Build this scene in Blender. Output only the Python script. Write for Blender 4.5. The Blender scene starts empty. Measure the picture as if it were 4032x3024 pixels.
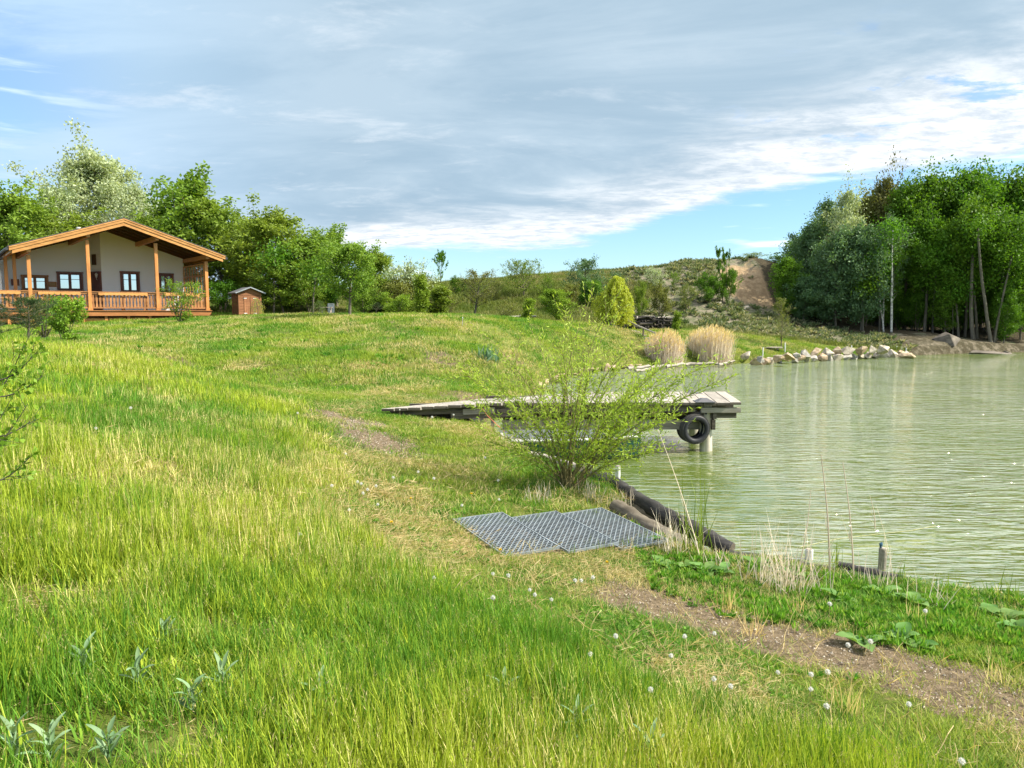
import bpy, math, random
import numpy as np
from mathutils import Vector, Matrix
R = math.radians
S = bpy.context.scene
COL = S.collection
random.seed(7)
rng = np.random.default_rng(7)

# ---------------------------------------------------------------- camera
TILT = R(5.46); F = 2950.0; CX, CY = 2016.0, 1512.0; HC = 2.85
CT, ST = math.cos(TILT), math.sin(TILT)
cam_d = bpy.data.cameras.new('camera')
cam_d.sensor_width = 36; cam_d.lens = F / 4032 * 36; cam_d.clip_end = 3000; cam_d.clip_start = 0.05
cam = bpy.data.objects.new('camera', cam_d); COL.objects.link(cam)
cam.location = (0, 0, HC); cam.rotation_euler = (R(90) - TILT, 0, 0)
S.camera = cam

# ---------------------------------------------------------------- light
SUN_EL, SUN_AZ = R(42), R(98)          # azimuth clockwise from +Y (view direction)
sd_ = Vector((math.sin(SUN_AZ) * math.cos(SUN_EL), math.cos(SUN_AZ) * math.cos(SUN_EL), math.sin(SUN_EL)))
sl = bpy.data.lights.new('sun', 'SUN'); sl.energy = 5.0; sl.angle = R(0.6); sl.color = (1, 0.93, 0.80)
so = bpy.data.objects.new('sun', sl); COL.objects.link(so)
so.rotation_euler = sd_.to_track_quat('Z', 'Y').to_euler(); so.location = (60, 0, 60)
S.view_settings.view_transform = 'Standard'; S.view_settings.look = 'None'
S.view_settings.exposure = 0.92; S.view_settings.gamma = 1.0
S.cycles.max_bounces = 7; S.cycles.diffuse_bounces = 3; S.cycles.glossy_bounces = 3
S.cycles.transmission_bounces = 4; S.cycles.transparent_max_bounces = 8
S.cycles.use_denoising = True; S.cycles.caustics_reflective = False; S.cycles.caustics_refractive = False
S.cycles.sample_clamp_indirect = 4


class NT:
    """small node-tree writer"""
    def __init__(s, tree):
        s.t = tree; s.n = tree.nodes; s.l = tree.links
        s.n.clear()

    def new(s, typ, ins=None, **props):
        n = s.n.new(typ)
        for k, v in props.items():
            setattr(n, k, v)
        for k, v in (ins or {}).items():
            sock = n.inputs[k]
            if isinstance(v, bpy.types.NodeSocket):
                s.l.new(v, sock)
            else:
                sock.default_value = v
        return n

    def math(s, op, a, b=None, c=None, clamp=False):
        ins = {0: a}
        if b is not None: ins[1] = b
        if c is not None: ins[2] = c
        return s.new('ShaderNodeMath', ins, operation=op, use_clamp=clamp).outputs[0]

    def mix(s, f, a, b, blend='MIX'):
        n = s.new('ShaderNodeMix', data_type='RGBA', blend_type=blend)
        for i, v in ((0, f), (6, a), (7, b)):
            if isinstance(v, bpy.types.NodeSocket): s.l.new(v, n.inputs[i])
            else: n.inputs[i].default_value = v if i == 0 else (tuple(v) + (1,))[:4]
        return n.outputs[2]

    def smooth(s, x, lo, hi, a=0.0, b=1.0):
        n = s.new('ShaderNodeMapRange', {0: x, 1: lo, 2: hi, 3: a, 4: b}, interpolation_type='SMOOTHSTEP')
        return n.outputs[0]

    def noise(s, vec, scale, detail=4, rough=0.55, dist=0.0):
        return s.new('ShaderNodeTexNoise', {'Vector': vec, 'Scale': scale, 'Detail': detail, 'Roughness': rough, 'Distortion': dist}).outputs[0]


# ---------------------------------------------------------------- sky
W = bpy.data.worlds.new('World'); S.world = W; W.use_nodes = True
k = NT(W.node_tree)
tc = k.new('ShaderNodeTexCoord').outputs['Generated']
xyz = k.new('ShaderNodeSeparateXYZ', {0: tc}); X_, Y_, Z_ = xyz.outputs
sky = k.new('ShaderNodeTexSky', sky_type='NISHITA', sun_disc=False, sun_elevation=SUN_EL, sun_rotation=SUN_AZ,
            altitude=300, air_density=1.0, dust_density=0.6, ozone_density=2.0)
skyc = k.mix(1.0, sky.outputs[0], (0.078, 0.097, 0.112), 'MULTIPLY')
az = k.math('ARCTAN2', X_, Y_)
azn = k.math('ADD', k.math('DIVIDE', az, 2 * math.pi), 0.5)
fc = k.new('ShaderNodeFloatCurve', {'Factor': 1.0, 'Value': azn})
cv = fc.mapping.curves[0]
pts = [(-180, .08), (-60, .0), (-20, .0), (-15, .035), (-9, .082), (1.6, .082), (6, .095), (12, .124), (18.5, .150), (27, .163), (34.3, .170), (60, .20), (120, .2), (180, .08)]
for i, (a, e) in enumerate(pts):
    p = ((a + 180) / 360, e)
    if i == 0: cv.points[0].location = p
    elif i == len(pts) - 1: cv.points[len(cv.points) - 1].location = p
    else: cv.points.new(*p)
fc.mapping.update()
edge = fc.outputs[0]
# cloud-layer coordinates, streaked along the front of the cloud bank
zc = k.math('MAXIMUM', k.math('ADD', Z_, 0.10), 0.02)
u_ = k.math('DIVIDE', X_, zc); v_ = k.math('DIVIDE', Y_, zc)
pl = k.new('ShaderNodeCombineXYZ', {0: u_, 1: v_, 2: 0.0}).outputs[0]
mp = k.new('ShaderNodeMapping', {'Vector': pl, 'Rotation': (0, 0, R(48)), 'Scale': (0.62, 1.0, 1)}).outputs[0]
n1 = k.noise(mp, 1.1, 8, .60, .5)
n2 = k.noise(mp, 3.6, 8, .66, .3)
n3 = k.noise(mp, 0.42, 3, .5, .3)
n4 = k.noise(mp, 9.0, 6, .7, .2)
d = k.math('SUBTRACT', Z_, edge)
dn = k.math('ADD', d, k.math('MULTIPLY', k.math('SUBTRACT', n2, .5), .045))
cover = k.smooth(dn, -0.006, 0.012)
ratio = k.math('DIVIDE', d, k.math('MAXIMUM', edge, .04))
wband = k.math('SUBTRACT', ratio, k.math('MULTIPLY', k.math('SUBTRACT', n1, .5), 2.6))
white = k.smooth(wband, 0.0, 1.0, 1.0, 0.0)
leftside = k.smooth(az, R(-38), R(-10), 1.0, 0.0)
gr = k.mix(k.smooth(n1, .38, .64), (.235, .320, .395), (.345, .425, .490))
gr = k.mix(k.math('MULTIPLY', k.smooth(n3, .40, .62), .40), gr, (.205, .295, .38))
gr = k.mix(k.math('MULTIPLY', leftside, .55), gr, (.34, .50, .68))
wisp = k.math('MULTIPLY', k.smooth(n2, .52, .74), k.smooth(n3, .42, .6))
gr = k.mix(k.math('MULTIPLY', wisp, .42), gr, (.52, .56, .60))
wh = k.mix(k.smooth(n4, .35, .62), (.40, .45, .50), (.62, .63, .64))
cc = k.mix(white, gr, wh)
holes = k.math('MULTIPLY', k.smooth(n2, .56, .66), k.math('MULTIPLY', k.smooth(ratio, .15, .35), k.smooth(ratio, .75, 1.1, 1., 0.)))
cover = k.math('MULTIPLY', cover, k.math('SUBTRACT', 1.0, k.math('MULTIPLY', holes, k.math('MULTIPLY', k.smooth(az, R(12), R(24)), .75))))
tl = k.math('MULTIPLY', k.smooth(n1, .44, .60, 1., 0.), k.smooth(az, R(-36), R(-24), .7, 0.))
cover = k.math('MULTIPLY', cover, k.math('SUBTRACT', 1.0, tl))
# thin streaks of cloud in the blue gap
st = k.new('ShaderNodeMapping', {'Vector': tc, 'Scale': (3.5, 3.5, 34)}).outputs[0]
streak = k.math('MULTIPLY', k.smooth(k.noise(st, 1.6, 5, .55), .55, .72), .6)
blue = k.mix(streak, skyc, (.80, .86, .92))
cc = k.mix(k.smooth(Z_, .37, .58), cc, (.80, .82, .86))  # unseen sky overhead whitened to brighten the water reflection and ambient light
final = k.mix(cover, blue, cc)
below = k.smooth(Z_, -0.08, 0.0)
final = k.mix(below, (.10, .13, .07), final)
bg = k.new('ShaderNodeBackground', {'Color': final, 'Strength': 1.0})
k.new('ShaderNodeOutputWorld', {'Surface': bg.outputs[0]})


# ---------------------------------------------------------------- picture -> world helpers (used to survey positions)
def ray(px, py):
    h = (px - CX) / F; v = (py - CY) / F
    return np.array([h, CT - v * ST, -ST - v * CT])

def atY(px, py, Y):
    d = ray(px, py); s = Y / d[1]
    return np.array([d[0] * s, Y, HC + d[2] * s])

def atz(px, py, z):
    d = ray(px, py); s = (z - HC) / d[2]
    return np.array([d[0] * s, d[1] * s, z])


# ---------------------------------------------------------------- materials
MATS = {}

def mat(name, fn):
    m = bpy.data.materials.new(name); m.use_nodes = True
    k = NT(m.node_tree)
    out = fn(k)
    if isinstance(out, tuple):
        k.new('ShaderNodeOutputMaterial', {'Surface': out[0], 'Displacement': out[1]})
    else:
        k.new('ShaderNodeOutputMaterial', {'Surface': out})
    MATS[name] = m
    return m


def leaf_mat(name, c1, c2, c3=None, trans=.35, rough=.5, var=.6, tcol=None):
    """leaves: colour varies leaf by leaf (attribute 'tint'), plant by plant and in patches"""
    def f(k):
        a = k.new('ShaderNodeAttribute', attribute_name='tint').outputs['Fac']
        oi = k.new('ShaderNodeObjectInfo').outputs['Random']
        co = k.new('ShaderNodeTexCoord').outputs['Object']
        n = k.noise(co, var, 3)
        c = k.mix(k.smooth(n, .35, .65), c1, c2)
        c = k.mix(k.math('MULTIPLY', a, .55), c, c3 or c2)
        hv = k.new('ShaderNodeHueSaturation', {'Hue': k.math('ADD', .488, k.math('MULTIPLY', oi, .024)), 'Saturation': 1.0,
                                               'Value': k.math('ADD', .80, k.math('ADD', k.math('MULTIPLY', a, .35), k.math('MULTIPLY', oi, .12))), 'Color': c}).outputs[0]
        p = k.new('ShaderNodeBsdfPrincipled', {'Base Color': hv, 'Roughness': rough, 'Specular IOR Level': .16}).outputs[0]
        tc2 = k.mix(1.0, hv, tcol or (1.25, 1.25, .55), 'MULTIPLY')
        t = k.new('ShaderNodeBsdfTranslucent', {'Color': tc2}).outputs[0]
        return k.new('ShaderNodeMixShader', {0: trans, 1: p, 2: t}).outputs[0]
    return mat(name, f)


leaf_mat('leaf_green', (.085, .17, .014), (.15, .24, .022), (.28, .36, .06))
leaf_mat('leaf_bright', (.10, .21, .015), (.17, .29, .02), (.27, .36, .05))
leaf_mat('leaf_yellow', (.32, .36, .025), (.44, .46, .04), (.55, .56, .10))
leaf_mat('leaf_pale', (.22, .30, .13), (.33, .41, .21), (.60, .66, .48))
leaf_mat('leaf_blue', (.055, .125, .045), (.085, .175, .07), (.20, .29, .16), trans=.35)
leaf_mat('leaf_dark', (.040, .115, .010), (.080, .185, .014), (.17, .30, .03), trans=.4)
leaf_mat('leaf_olive', (.10, .13, .02), (.16, .19, .035), (.26, .27, .09))
leaf_mat('leaf_bronze', (.095, .105, .025), (.14, .145, .035), (.24, .23, .09))
leaf_mat('leaf_willow', (.20, .36, .025), (.28, .44, .04), (.45, .56, .13), trans=.4, var=1.5)
leaf_mat('needle', (.015, .040, .012), (.03, .065, .018), (.07, .10, .03), trans=.1)
leaf_mat('needle_light', (.05, .11, .02), (.08, .15, .03), (.15, .2, .05), trans=.15)
leaf_mat('leaf_dock', (.09, .20, .04), (.13, .26, .05), (.22, .34, .12), trans=.3, var=6)
leaf_mat('leaf_grey', (.13, .24, .11), (.18, .29, .14), (.30, .40, .24), trans=.3, var=6)
leaf_mat('reed_straw', (.64, .54, .42), (.74, .65, .52), (.85, .78, .66), trans=.25, var=1.2, tcol=(1.05, 1, .85))
leaf_mat('reed_plume', (.66, .54, .22), (.76, .62, .28), (.82, .70, .38), trans=.3, var=1.2, tcol=(1.1, 1, .7))
leaf_mat('iris_leaf', (.08, .17, .10), (.12, .22, .14), (.2, .3, .2))


def grass_mat(name, green, yellow, dry, trans=.35):
    def f(k):
        dr = k.new('ShaderNodeAttribute', attribute_name='dry', attribute_type='INSTANCER').outputs['Fac']
        rn = k.new('ShaderNodeAttribute', attribute_name='rnd', attribute_type='INSTANCER').outputs['Fac']
        a = k.new('ShaderNodeAttribute', attribute_name='tint').outputs['Fac']
        c = k.mix(k.smooth(k.math('ADD', rn, k.math('MULTIPLY', k.math('SUBTRACT', a, .5), .5)), .15, .85), green, yellow)
        dd = k.smooth(k.math('ADD', dr, k.math('MULTIPLY', k.math('SUBTRACT', a, .5), .9)), .35, .85)
        c = k.mix(dd, c, dry)
        hv = k.new('ShaderNodeHueSaturation', {'Hue': .5, 'Saturation': 1.0, 'Value': k.math('ADD', .72, k.math('MULTIPLY', a, .55)), 'Color': c}).outputs[0]
        p = k.new('ShaderNodeBsdfPrincipled', {'Base Color': hv, 'Roughness': .55, 'Specular IOR Level': .12}).outputs[0]
        t = k.new('ShaderNodeBsdfTranslucent', {'Color': k.mix(1.0, hv, (1.2, 1.2, .6), 'MULTIPLY')}).outputs[0]
        return k.new('ShaderNodeMixShader', {0: trans, 1: p, 2: t}).outputs[0]
    return mat(name, f)


grass_mat('grass_blade', (.11, .26, .026), (.36, .44, .042), (.62, .54, .25))
grass_mat('grass_short', (.09, .235, .022), (.26, .345, .040), (.52, .44, .21))
grass_mat('grass_head', (.30, .30, .10), (.38, .34, .14), (.50, .40, .22))
grass_mat('grass_dry', (.46, .35, .16), (.55, .43, .22), (.60, .48, .28))
grass_mat('herb_leaf', (.07, .22, .02), (.13, .30, .025), (.24, .34, .07))
grass_mat('scrub_leaf', (.10, .15, .07), (.16, .20, .09), (.34, .32, .20))
grass_mat('hill_grass', (.12, .175, .035), (.175, .21, .05), (.32, .29, .14))
grass_mat('clover_leaf', (.07, .20, .02), (.13, .27, .03), (.2, .3, .06))
grass_mat('pebble', (.16, .125, .08), (.25, .20, .14), (.40, .35, .28), trans=0)


def wood_mat(name, c1, c2, scale=(1, 1, 1), sc=6, rough=.6, bump=.25, spec=.3, knots=0.0):
    def f(k):
        co = k.new('ShaderNodeTexCoord').outputs['Object']
        oi = k.new('ShaderNodeObjectInfo').outputs['Random']
        m = k.new('ShaderNodeMapping', {'Vector': co, 'Scale': scale}).outputs[0]
        n = k.noise(m, sc, 6, .65, .4)
        n2 = k.noise(co, 1.7, 4)
        c = k.mix(k.smooth(n, .3, .7), c1, c2)
        c = k.mix(k.math('MULTIPLY', k.smooth(n2, .45, .7), .35), c, tuple(x * .55 for x in c1))
        at = k.new('ShaderNodeAttribute', attribute_name='tint').outputs['Fac']
        c = k.new('ShaderNodeHueSaturation', {'Hue': .5, 'Saturation': 1.0, 'Value': k.math('ADD', .82, k.math('ADD', k.math('MULTIPLY', at, .32), k.math('MULTIPLY', oi, .08))), 'Color': c}).outputs[0]
        b = k.new('ShaderNodeBump', {'Strength': bump, 'Distance': .01, 'Height': n}).outputs[0]
        return k.new('ShaderNodeBsdfPrincipled', {'Base Color': c, 'Roughness': rough, 'Specular IOR Level': spec, 'Normal': b}).outputs[0]
    return mat(name, f)


wood_mat('bark', (.10, .085, .06), (.20, .17, .125), (1, 1, .25), 9, .9, .6)
wood_mat('bark_dark', (.045, .04, .032), (.09, .08, .065), (1, 1, .25), 9, .9, .6)
wood_mat('bark_birch', (.16, .155, .14), (.70, .68, .62), (1, 1, 3), 3, .8, .3)
wood_mat('bark_pale', (.09, .08, .06), (.17, .15, .115), (1, 1, .3), 7, .85, .4)
wood_mat('twig', (.16, .14, .06), (.26, .22, .09), (1, 1, .3), 9, .8, .2)
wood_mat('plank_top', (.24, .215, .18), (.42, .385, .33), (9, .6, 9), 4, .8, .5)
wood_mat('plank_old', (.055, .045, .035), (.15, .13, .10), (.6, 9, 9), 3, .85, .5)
wood_mat('beam_grey', (.20, .18, .14), (.34, .31, .26), (.6, 8, 8), 3, .85, .4)
wood_mat('post_grey', (.40, .36, .29), (.58, .53, .44), (8, 8, .6), 3, .8, .4)
wood_mat('log_black', (.018, .017, .017), (.060, .056, .052), (1, 1, 8), 5, .75, .8)
wood_mat('log_brown', (.085, .070, .050), (.17, .145, .11), (1, 1, 8), 5, .85, .8)
wood_mat('log_grey', (.26, .23, .19), (.42, .38, .32), (1, 1, 8), 5, .85, .8)
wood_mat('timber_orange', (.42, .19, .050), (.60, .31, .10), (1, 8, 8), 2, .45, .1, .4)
wood_mat('timber_post', (.40, .165, .045), (.52, .24, .075), (8, 8, .8), 2, .45, .1, .4)
wood_mat('timber_deck', (.28, .11, .035), (.42, .18, .06), (.6, 8, 8), 2, .45, .1, .4)
wood_mat('timber_rail', (.26, .115, .040), (.42, .20, .075), (8, 8, .8), 2, .5, .1, .4)
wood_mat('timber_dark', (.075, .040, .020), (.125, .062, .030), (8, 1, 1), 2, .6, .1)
wood_mat('timber_red', (.13, .035, .020), (.20, .06, .032), (6, 6, 1), 2, .4, .1, .4)
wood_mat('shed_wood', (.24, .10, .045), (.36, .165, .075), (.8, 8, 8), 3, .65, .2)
wood_mat('shed_wood_shaded', (.085, .038, .018), (.13, .06, .03), (.8, 8, 8), 3, .65, .2)  # shed wood darkened for the side walls, their shade put into the colour


def plain(name, col, rough=.6, metal=0, spec=.4, ns=14, amt=.25, bump=.0, col2=None):
    def f(k):
        co = k.new('ShaderNodeTexCoord').outputs['Object']
        n = k.noise(co, ns, 5, .6)
        c = k.mix(k.smooth(n, .3, .7), tuple(x * (1 - amt) for x in col), col2 or col)
        ins = {'Base Color': c, 'Roughness': rough, 'Metallic': metal, 'Specular IOR Level': spec}
        if bump:
            ins['Normal'] = k.new('ShaderNodeBump', {'Strength': bump, 'Distance': .02, 'Height': n}).outputs[0]
        return k.new('ShaderNodeBsdfPrincipled', ins).outputs[0]
    return mat(name, f)


plain('plaster', (.90, .94, .98), .85, ns=30, amt=.04, bump=.1)
plain('roof_tile', (.10, .085, .08), .8, ns=5)
plain('gutter', (.045, .05, .055), .4)
plain('white_paint', (.80, .80, .78), .5)
plain('white_plastic', (.75, .76, .76), .4)
plain('grey_metal', (.45, .48, .50), .45, .8)
plain('galvanised', (.33, .38, .42), .45, .4, ns=8, amt=.3)
plain('rubber', (.018, .020, .024), .55, ns=30, amt=.4)
plain('rubber_worn', (.10, .095, .085), .8, ns=20, amt=.5)
plain('boat_green', (.012, .085, .060), .35, ns=3)
plain('boat_white', (.66, .66, .62), .5, ns=5)
plain('rope_orange', (.60, .20, .10), .7)
plain('barrel_blue', (.03, .10, .16), .4)
plain('stone_pale', (.46, .39, .29), .85, ns=4, amt=.45, bump=.5, col2=(.56, .50, .40))
plain('stone_dark', (.14, .12, .095), .9, ns=3, amt=.45, bump=.6, col2=(.22, .19, .15))
plain('stone_warm', (.46, .32, .19), .85, ns=4, amt=.4, bump=.5, col2=(.54, .42, .29))
plain('stone_grey', (.30, .28, .24), .85, ns=4, amt=.4, bump=.5, col2=(.44, .41, .36))
plain('slate', (.12, .12, .13), .7, ns=6)
plain('cork', (.42, .28, .13), .8)
plain('rope_pale', (.40, .40, .20), .8)
def _fluff(k):
    d_ = k.new('ShaderNodeBsdfDiffuse', {'Color': (.80, .80, .76, 1)}).outputs[0]
    t = k.new('ShaderNodeBsdfTranslucent', {'Color': (.80, .80, .76, 1)}).outputs[0]
    a = k.new('ShaderNodeMixShader', {0: .5, 1: d_, 2: t}).outputs[0]
    return a
mat('dandelion_fluff', _fluff)
plain('dandelion_yellow', (.85, .60, .01), .7, ns=60, amt=.2)
plain('dandelion_stem', (.40, .33, .16), .6, ns=10, amt=.3, col2=(.42, .22, .12))
plain('bird_brown', (.05, .04, .03), .7)
plain('table_pale', (.55, .45, .38), .6)
plain('tyre_inside', (.008, .008, .009), .7)


def glass(name, col, rough=.04):
    def f(k):
        return k.new('ShaderNodeBsdfPrincipled', {'Base Color': col + (1,), 'Roughness': rough, 'Specular IOR Level': 1.0, 'IOR': 1.9, 'Metallic': .85}).outputs[0]
    return mat(name, f)


glass('window_glass', (.50, .58, .68))
def _lattice(k):
    g = k.new('ShaderNodeBsdfGlass', {'Color': (.9, .95, 1, 1), 'Roughness': .02, 'IOR': 1.05}).outputs[0]
    t = k.new('ShaderNodeBsdfTransparent').outputs[0]
    gl = k.new('ShaderNodeBsdfGlossy', {'Roughness': .05}).outputs[0]
    return k.new('ShaderNodeMixShader', {0: .14, 1: t, 2: gl}).outputs[0]
mat('screen_glass', _lattice)


def _ground(k):
    g = k.new('ShaderNodeNewGeometry').outputs['Position']
    dirt = k.new('ShaderNodeAttribute', attribute_name='dirt').outputs['Fac']
    sand = k.new('ShaderNodeAttribute', attribute_name='sand').outputs['Fac']
    scr = k.new('ShaderNodeAttribute', attribute_name='scrub').outputs['Fac']
    n0 = k.noise(g, .35, 5, .6)
    n1 = k.noise(g, 2.2, 6, .65)
    n2 = k.noise(g, 14, 6, .7)
    n3 = k.noise(g, 60, 4, .7)
    grass = k.mix(k.smooth(n1, .38, .62), (.050, .080, .012), (.105, .130, .024))
    grass = k.mix(k.smooth(n2, .52, .66), grass, (.19, .16, .065))
    grass = k.mix(k.math('MULTIPLY', k.smooth(n0, .42, .62), .45), grass, (.22, .235, .06))
    soil = k.mix(k.smooth(n2, .35, .65), (.095, .072, .042), (.195, .148, .092))
    soil = k.mix(k.smooth(n3, .56, .68), soil, (.38, .31, .235))
    wd_ = k.new('ShaderNodeAttribute', attribute_name='litter').outputs['Fac']
    c = k.mix(k.smooth(k.math('ADD', dirt, k.math('MULTIPLY', k.math('SUBTRACT', n2, .5), .9)), .38, .58), grass, soil)
    scc = k.mix(k.smooth(n1, .40, .58), (.19, .165, .12), (.095, .11, .055))
    scc = k.mix(k.smooth(n2, .55, .68), scc, (.33, .28, .20))
    c = k.mix(k.smooth(k.math('ADD', scr, k.math('MULTIPLY', k.math('SUBTRACT', n1, .5), .6)), .4, .6), c, scc)
    sn = k.mix(k.smooth(n1, .35, .65), (.25, .175, .10), (.38, .28, .165))
    sn = k.mix(k.smooth(n2, .5, .7), sn, (.22, .15, .09))
    c = k.mix(k.smooth(k.math('ADD', sand, k.math('MULTIPLY', k.math('SUBTRACT', n1, .5), .7)), .4, .6), c, sn)
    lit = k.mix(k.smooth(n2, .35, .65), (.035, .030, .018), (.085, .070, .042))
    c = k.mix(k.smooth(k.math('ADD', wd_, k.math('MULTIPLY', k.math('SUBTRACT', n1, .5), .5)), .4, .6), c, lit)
    hgt = k.math('ADD', k.math('MULTIPLY', n2, 1.0), k.math('MULTIPLY', n3, .4))
    b = k.new('ShaderNodeBump', {'Strength': .7, 'Distance': .05, 'Height': hgt}).outputs[0]
    return k.new('ShaderNodeBsdfPrincipled', {'Base Color': c, 'Roughness': .95, 'Specular IOR Level': .1, 'Normal': b}).outputs[0]
mat('ground', _ground)


def _water(k):
    g = k.new('ShaderNodeNewGeometry').outputs['Position']
    wv = k.new('ShaderNodeMapping', {'Vector': g, 'Rotation': (0, 0, R(24)), 'Scale': (.42, 2.0, 1)}).outputs[0]
    a = k.noise(wv, 2.3, 2, .5, .9)
    m2 = k.new('ShaderNodeMapping', {'Vector': g, 'Rotation': (0, 0, R(15)), 'Scale': (.8, 2.2, 1)}).outputs[0]
    b = k.noise(m2, 5.0, 2, .5, .5)
    m3 = k.new('ShaderNodeMapping', {'Vector': g, 'Rotation': (0, 0, R(33)), 'Scale': (1, 1.8, 1)}).outputs[0]
    c = k.noise(m3, 13.0, 2, .5)
    calm = k.noise(g, .22, 2)
    # the jetty shelters the strip of water behind the logs
    px = k.new('ShaderNodeSeparateXYZ', {0: g})
    sh = k.math('ADD', k.math('POWER', k.math('DIVIDE', k.math('SUBTRACT', px.outputs[0], 2.4), 2.0), 2.0),
                k.math('POWER', k.math('DIVIDE', k.math('SUBTRACT', px.outputs[1], 12.0), 2.2), 2.0))
    amp = k.smooth(sh, .3, 1.9, .22, 1.0)
    amp = k.math('MULTIPLY', amp, k.smooth(calm, .3, .65, .65, 1.15))
    h = k.math('ADD', k.math('MULTIPLY', a, 1.0), k.math('ADD', k.math('MULTIPLY', b, .30), k.math('MULTIPLY', c, .05)))
    h = k.math('MULTIPLY', h, amp)
    bp = k.new('ShaderNodeBump', {'Strength': 1.0, 'Distance': .17, 'Height': h}).outputs[0]
    n = k.noise(g, .5, 3)
    col = k.mix(k.smooth(n, .35, .65), (.095, .135, .022), (.125, .165, .036))
    return k.new('ShaderNodeBsdfPrincipled', {'Base Color': col, 'Roughness': .035, 'IOR': 4.0, 'Specular IOR Level': .5, 'Normal': bp}).outputs[0]
mat('water', _water)


# ---------------------------------------------------------------- object helpers
def tag(o, label=None, cat=None, group=None, kind=None):
    if label: o['label'] = label
    if cat: o['category'] = cat
    if group: o['group'] = group
    if kind: o['kind'] = kind
    return o


def empty(name, loc, rz=0.0, scale=None, **kw):
    o = bpy.data.objects.new(name, None); COL.objects.link(o)
    o.location = tuple(float(x) for x in loc); o.rotation_euler = (0, 0, rz); o.empty_display_size = .1
    if scale is not None: o.scale = scale if isinstance(scale, (tuple, list)) else (scale,) * 3
    tag(o, **kw)
    return o


class MB:
    """collects shapes into ONE mesh"""
    def __init__(s):
        s.v = []; s.f = []; s.mi = []; s.t = []; s.n = 0; s.cur = 0

    def add(s, v, f, tint=None):
        v = np.asarray(v, float)
        s.v.append(v)
        s.t.append(np.full(len(v), random.random() if tint is None else tint) if np.isscalar(tint) or tint is None else np.asarray(tint))
        for q in f:
            s.f.append([i + s.n for i in q]); s.mi.append(s.cur)
        s.n += len(v)
        return s

    def box(s, c, size, rot=None, tint=None, bev=0.0):
        hx, hy, hz = (x / 2 for x in size)
        v = np.array([(sx * hx, sy * hy, sz * hz) for sx in (-1, 1) for sy in (-1, 1) for sz in (-1, 1)])
        if rot is not None:
            v = v @ np.array(rot).T
        v = v + np.array(c)
        return s.add(v, [(0, 1, 3, 2), (4, 6, 7, 5), (0, 4, 5, 1), (2, 3, 7, 6), (0, 2, 6, 4), (1, 5, 7, 3)], tint)

    def beam(s, a, b, w, h, up=(0, 0, 1), tint=None):
        """box from a to b, w wide, h high"""
        a = np.array(a, float); b = np.array(b, float)
        d = b - a; L = np.linalg.norm(d); d = d / L
        up = np.array(up, float); x = np.cross(d, up); x /= np.linalg.norm(x); z = np.cross(x, d)
        M = np.stack([d, x, z], 1)
        return s.box((a + b) / 2, (L, w, h), M, tint)

    def hexa(s, p, tint=None):
        """8 points: bottom 4 ccw then top 4 ccw"""
        return s.add(p, [(3, 2, 1, 0), (4, 5, 6, 7), (0, 1, 5, 4), (1, 2, 6, 5), (2, 3, 7, 6), (3, 0, 4, 7)], tint)

    def tube(s, pts, rad, n=6, tint=None, cap=True):
        pts = np.asarray(pts, float); m = len(pts)
        rad = np.full(m, rad) if np.isscalar(rad) else np.asarray(rad, float)
        d = np.gradient(pts, axis=0); d /= np.linalg.norm(d, axis=1)[:, None] + 1e-9
        ref = np.array([0, 0, 1.]) if abs(d[0][2]) < .9 else np.array([1., 0, 0])
        x = np.cross(d, ref); x /= np.linalg.norm(x, axis=1)[:, None] + 1e-9
        y = np.cross(d, x)
        an = np.linspace(0, 2 * np.pi, n, endpoint=False)
        ring = (x[:, None] * np.cos(an)[None, :, None] + y[:, None] * np.sin(an)[None, :, None]) * rad[:, None, None] + pts[:, None]
        v = ring.reshape(-1, 3)
        f = [(i * n + j, i * n + (j + 1) % n, (i + 1) * n + (j + 1) % n, (i + 1) * n + j) for i in range(m - 1) for j in range(n)]
        if cap:
            f += [tuple(range(n)), tuple((m - 1) * n + j for j in reversed(range(n)))]
        return s.add(v, f, tint)

    def poly(s, pts, tint=None):
        return s.add(pts, [tuple(range(len(pts)))], tint)

    def build(s, name, m, parent=None, smooth=False, link=True, **kw):
        me = bpy.data.meshes.new(name)
        v = np.concatenate(s.v) if s.v else np.zeros((0, 3))
        if parent is not None and parent.type == 'EMPTY' and kw.pop('world', False):
            v = (np.array(parent.matrix_basis.inverted()) @ np.c_[v, np.ones(len(v))].T).T[:, :3]
        else:
            kw.pop('world', None)
        me.from_pydata([tuple(x) for x in v], [], s.f)
        for mm in (m if isinstance(m, (list, tuple)) else [m]): me.materials.append(MATS[mm])
        if isinstance(m, (list, tuple)): me.polygons.foreach_set('material_index', s.mi)
        if smooth: me.polygons.foreach_set('use_smooth', [True] * len(me.polygons))
        at = me.attributes.new('tint', 'FLOAT', 'POINT'); at.data.foreach_set('value', np.concatenate(s.t).astype('f4'))
        o = bpy.data.objects.new(name, me)
        if link: COL.objects.link(o)
        if parent is not None: o.parent = parent
        tag(o, **kw)
        return o


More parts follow.
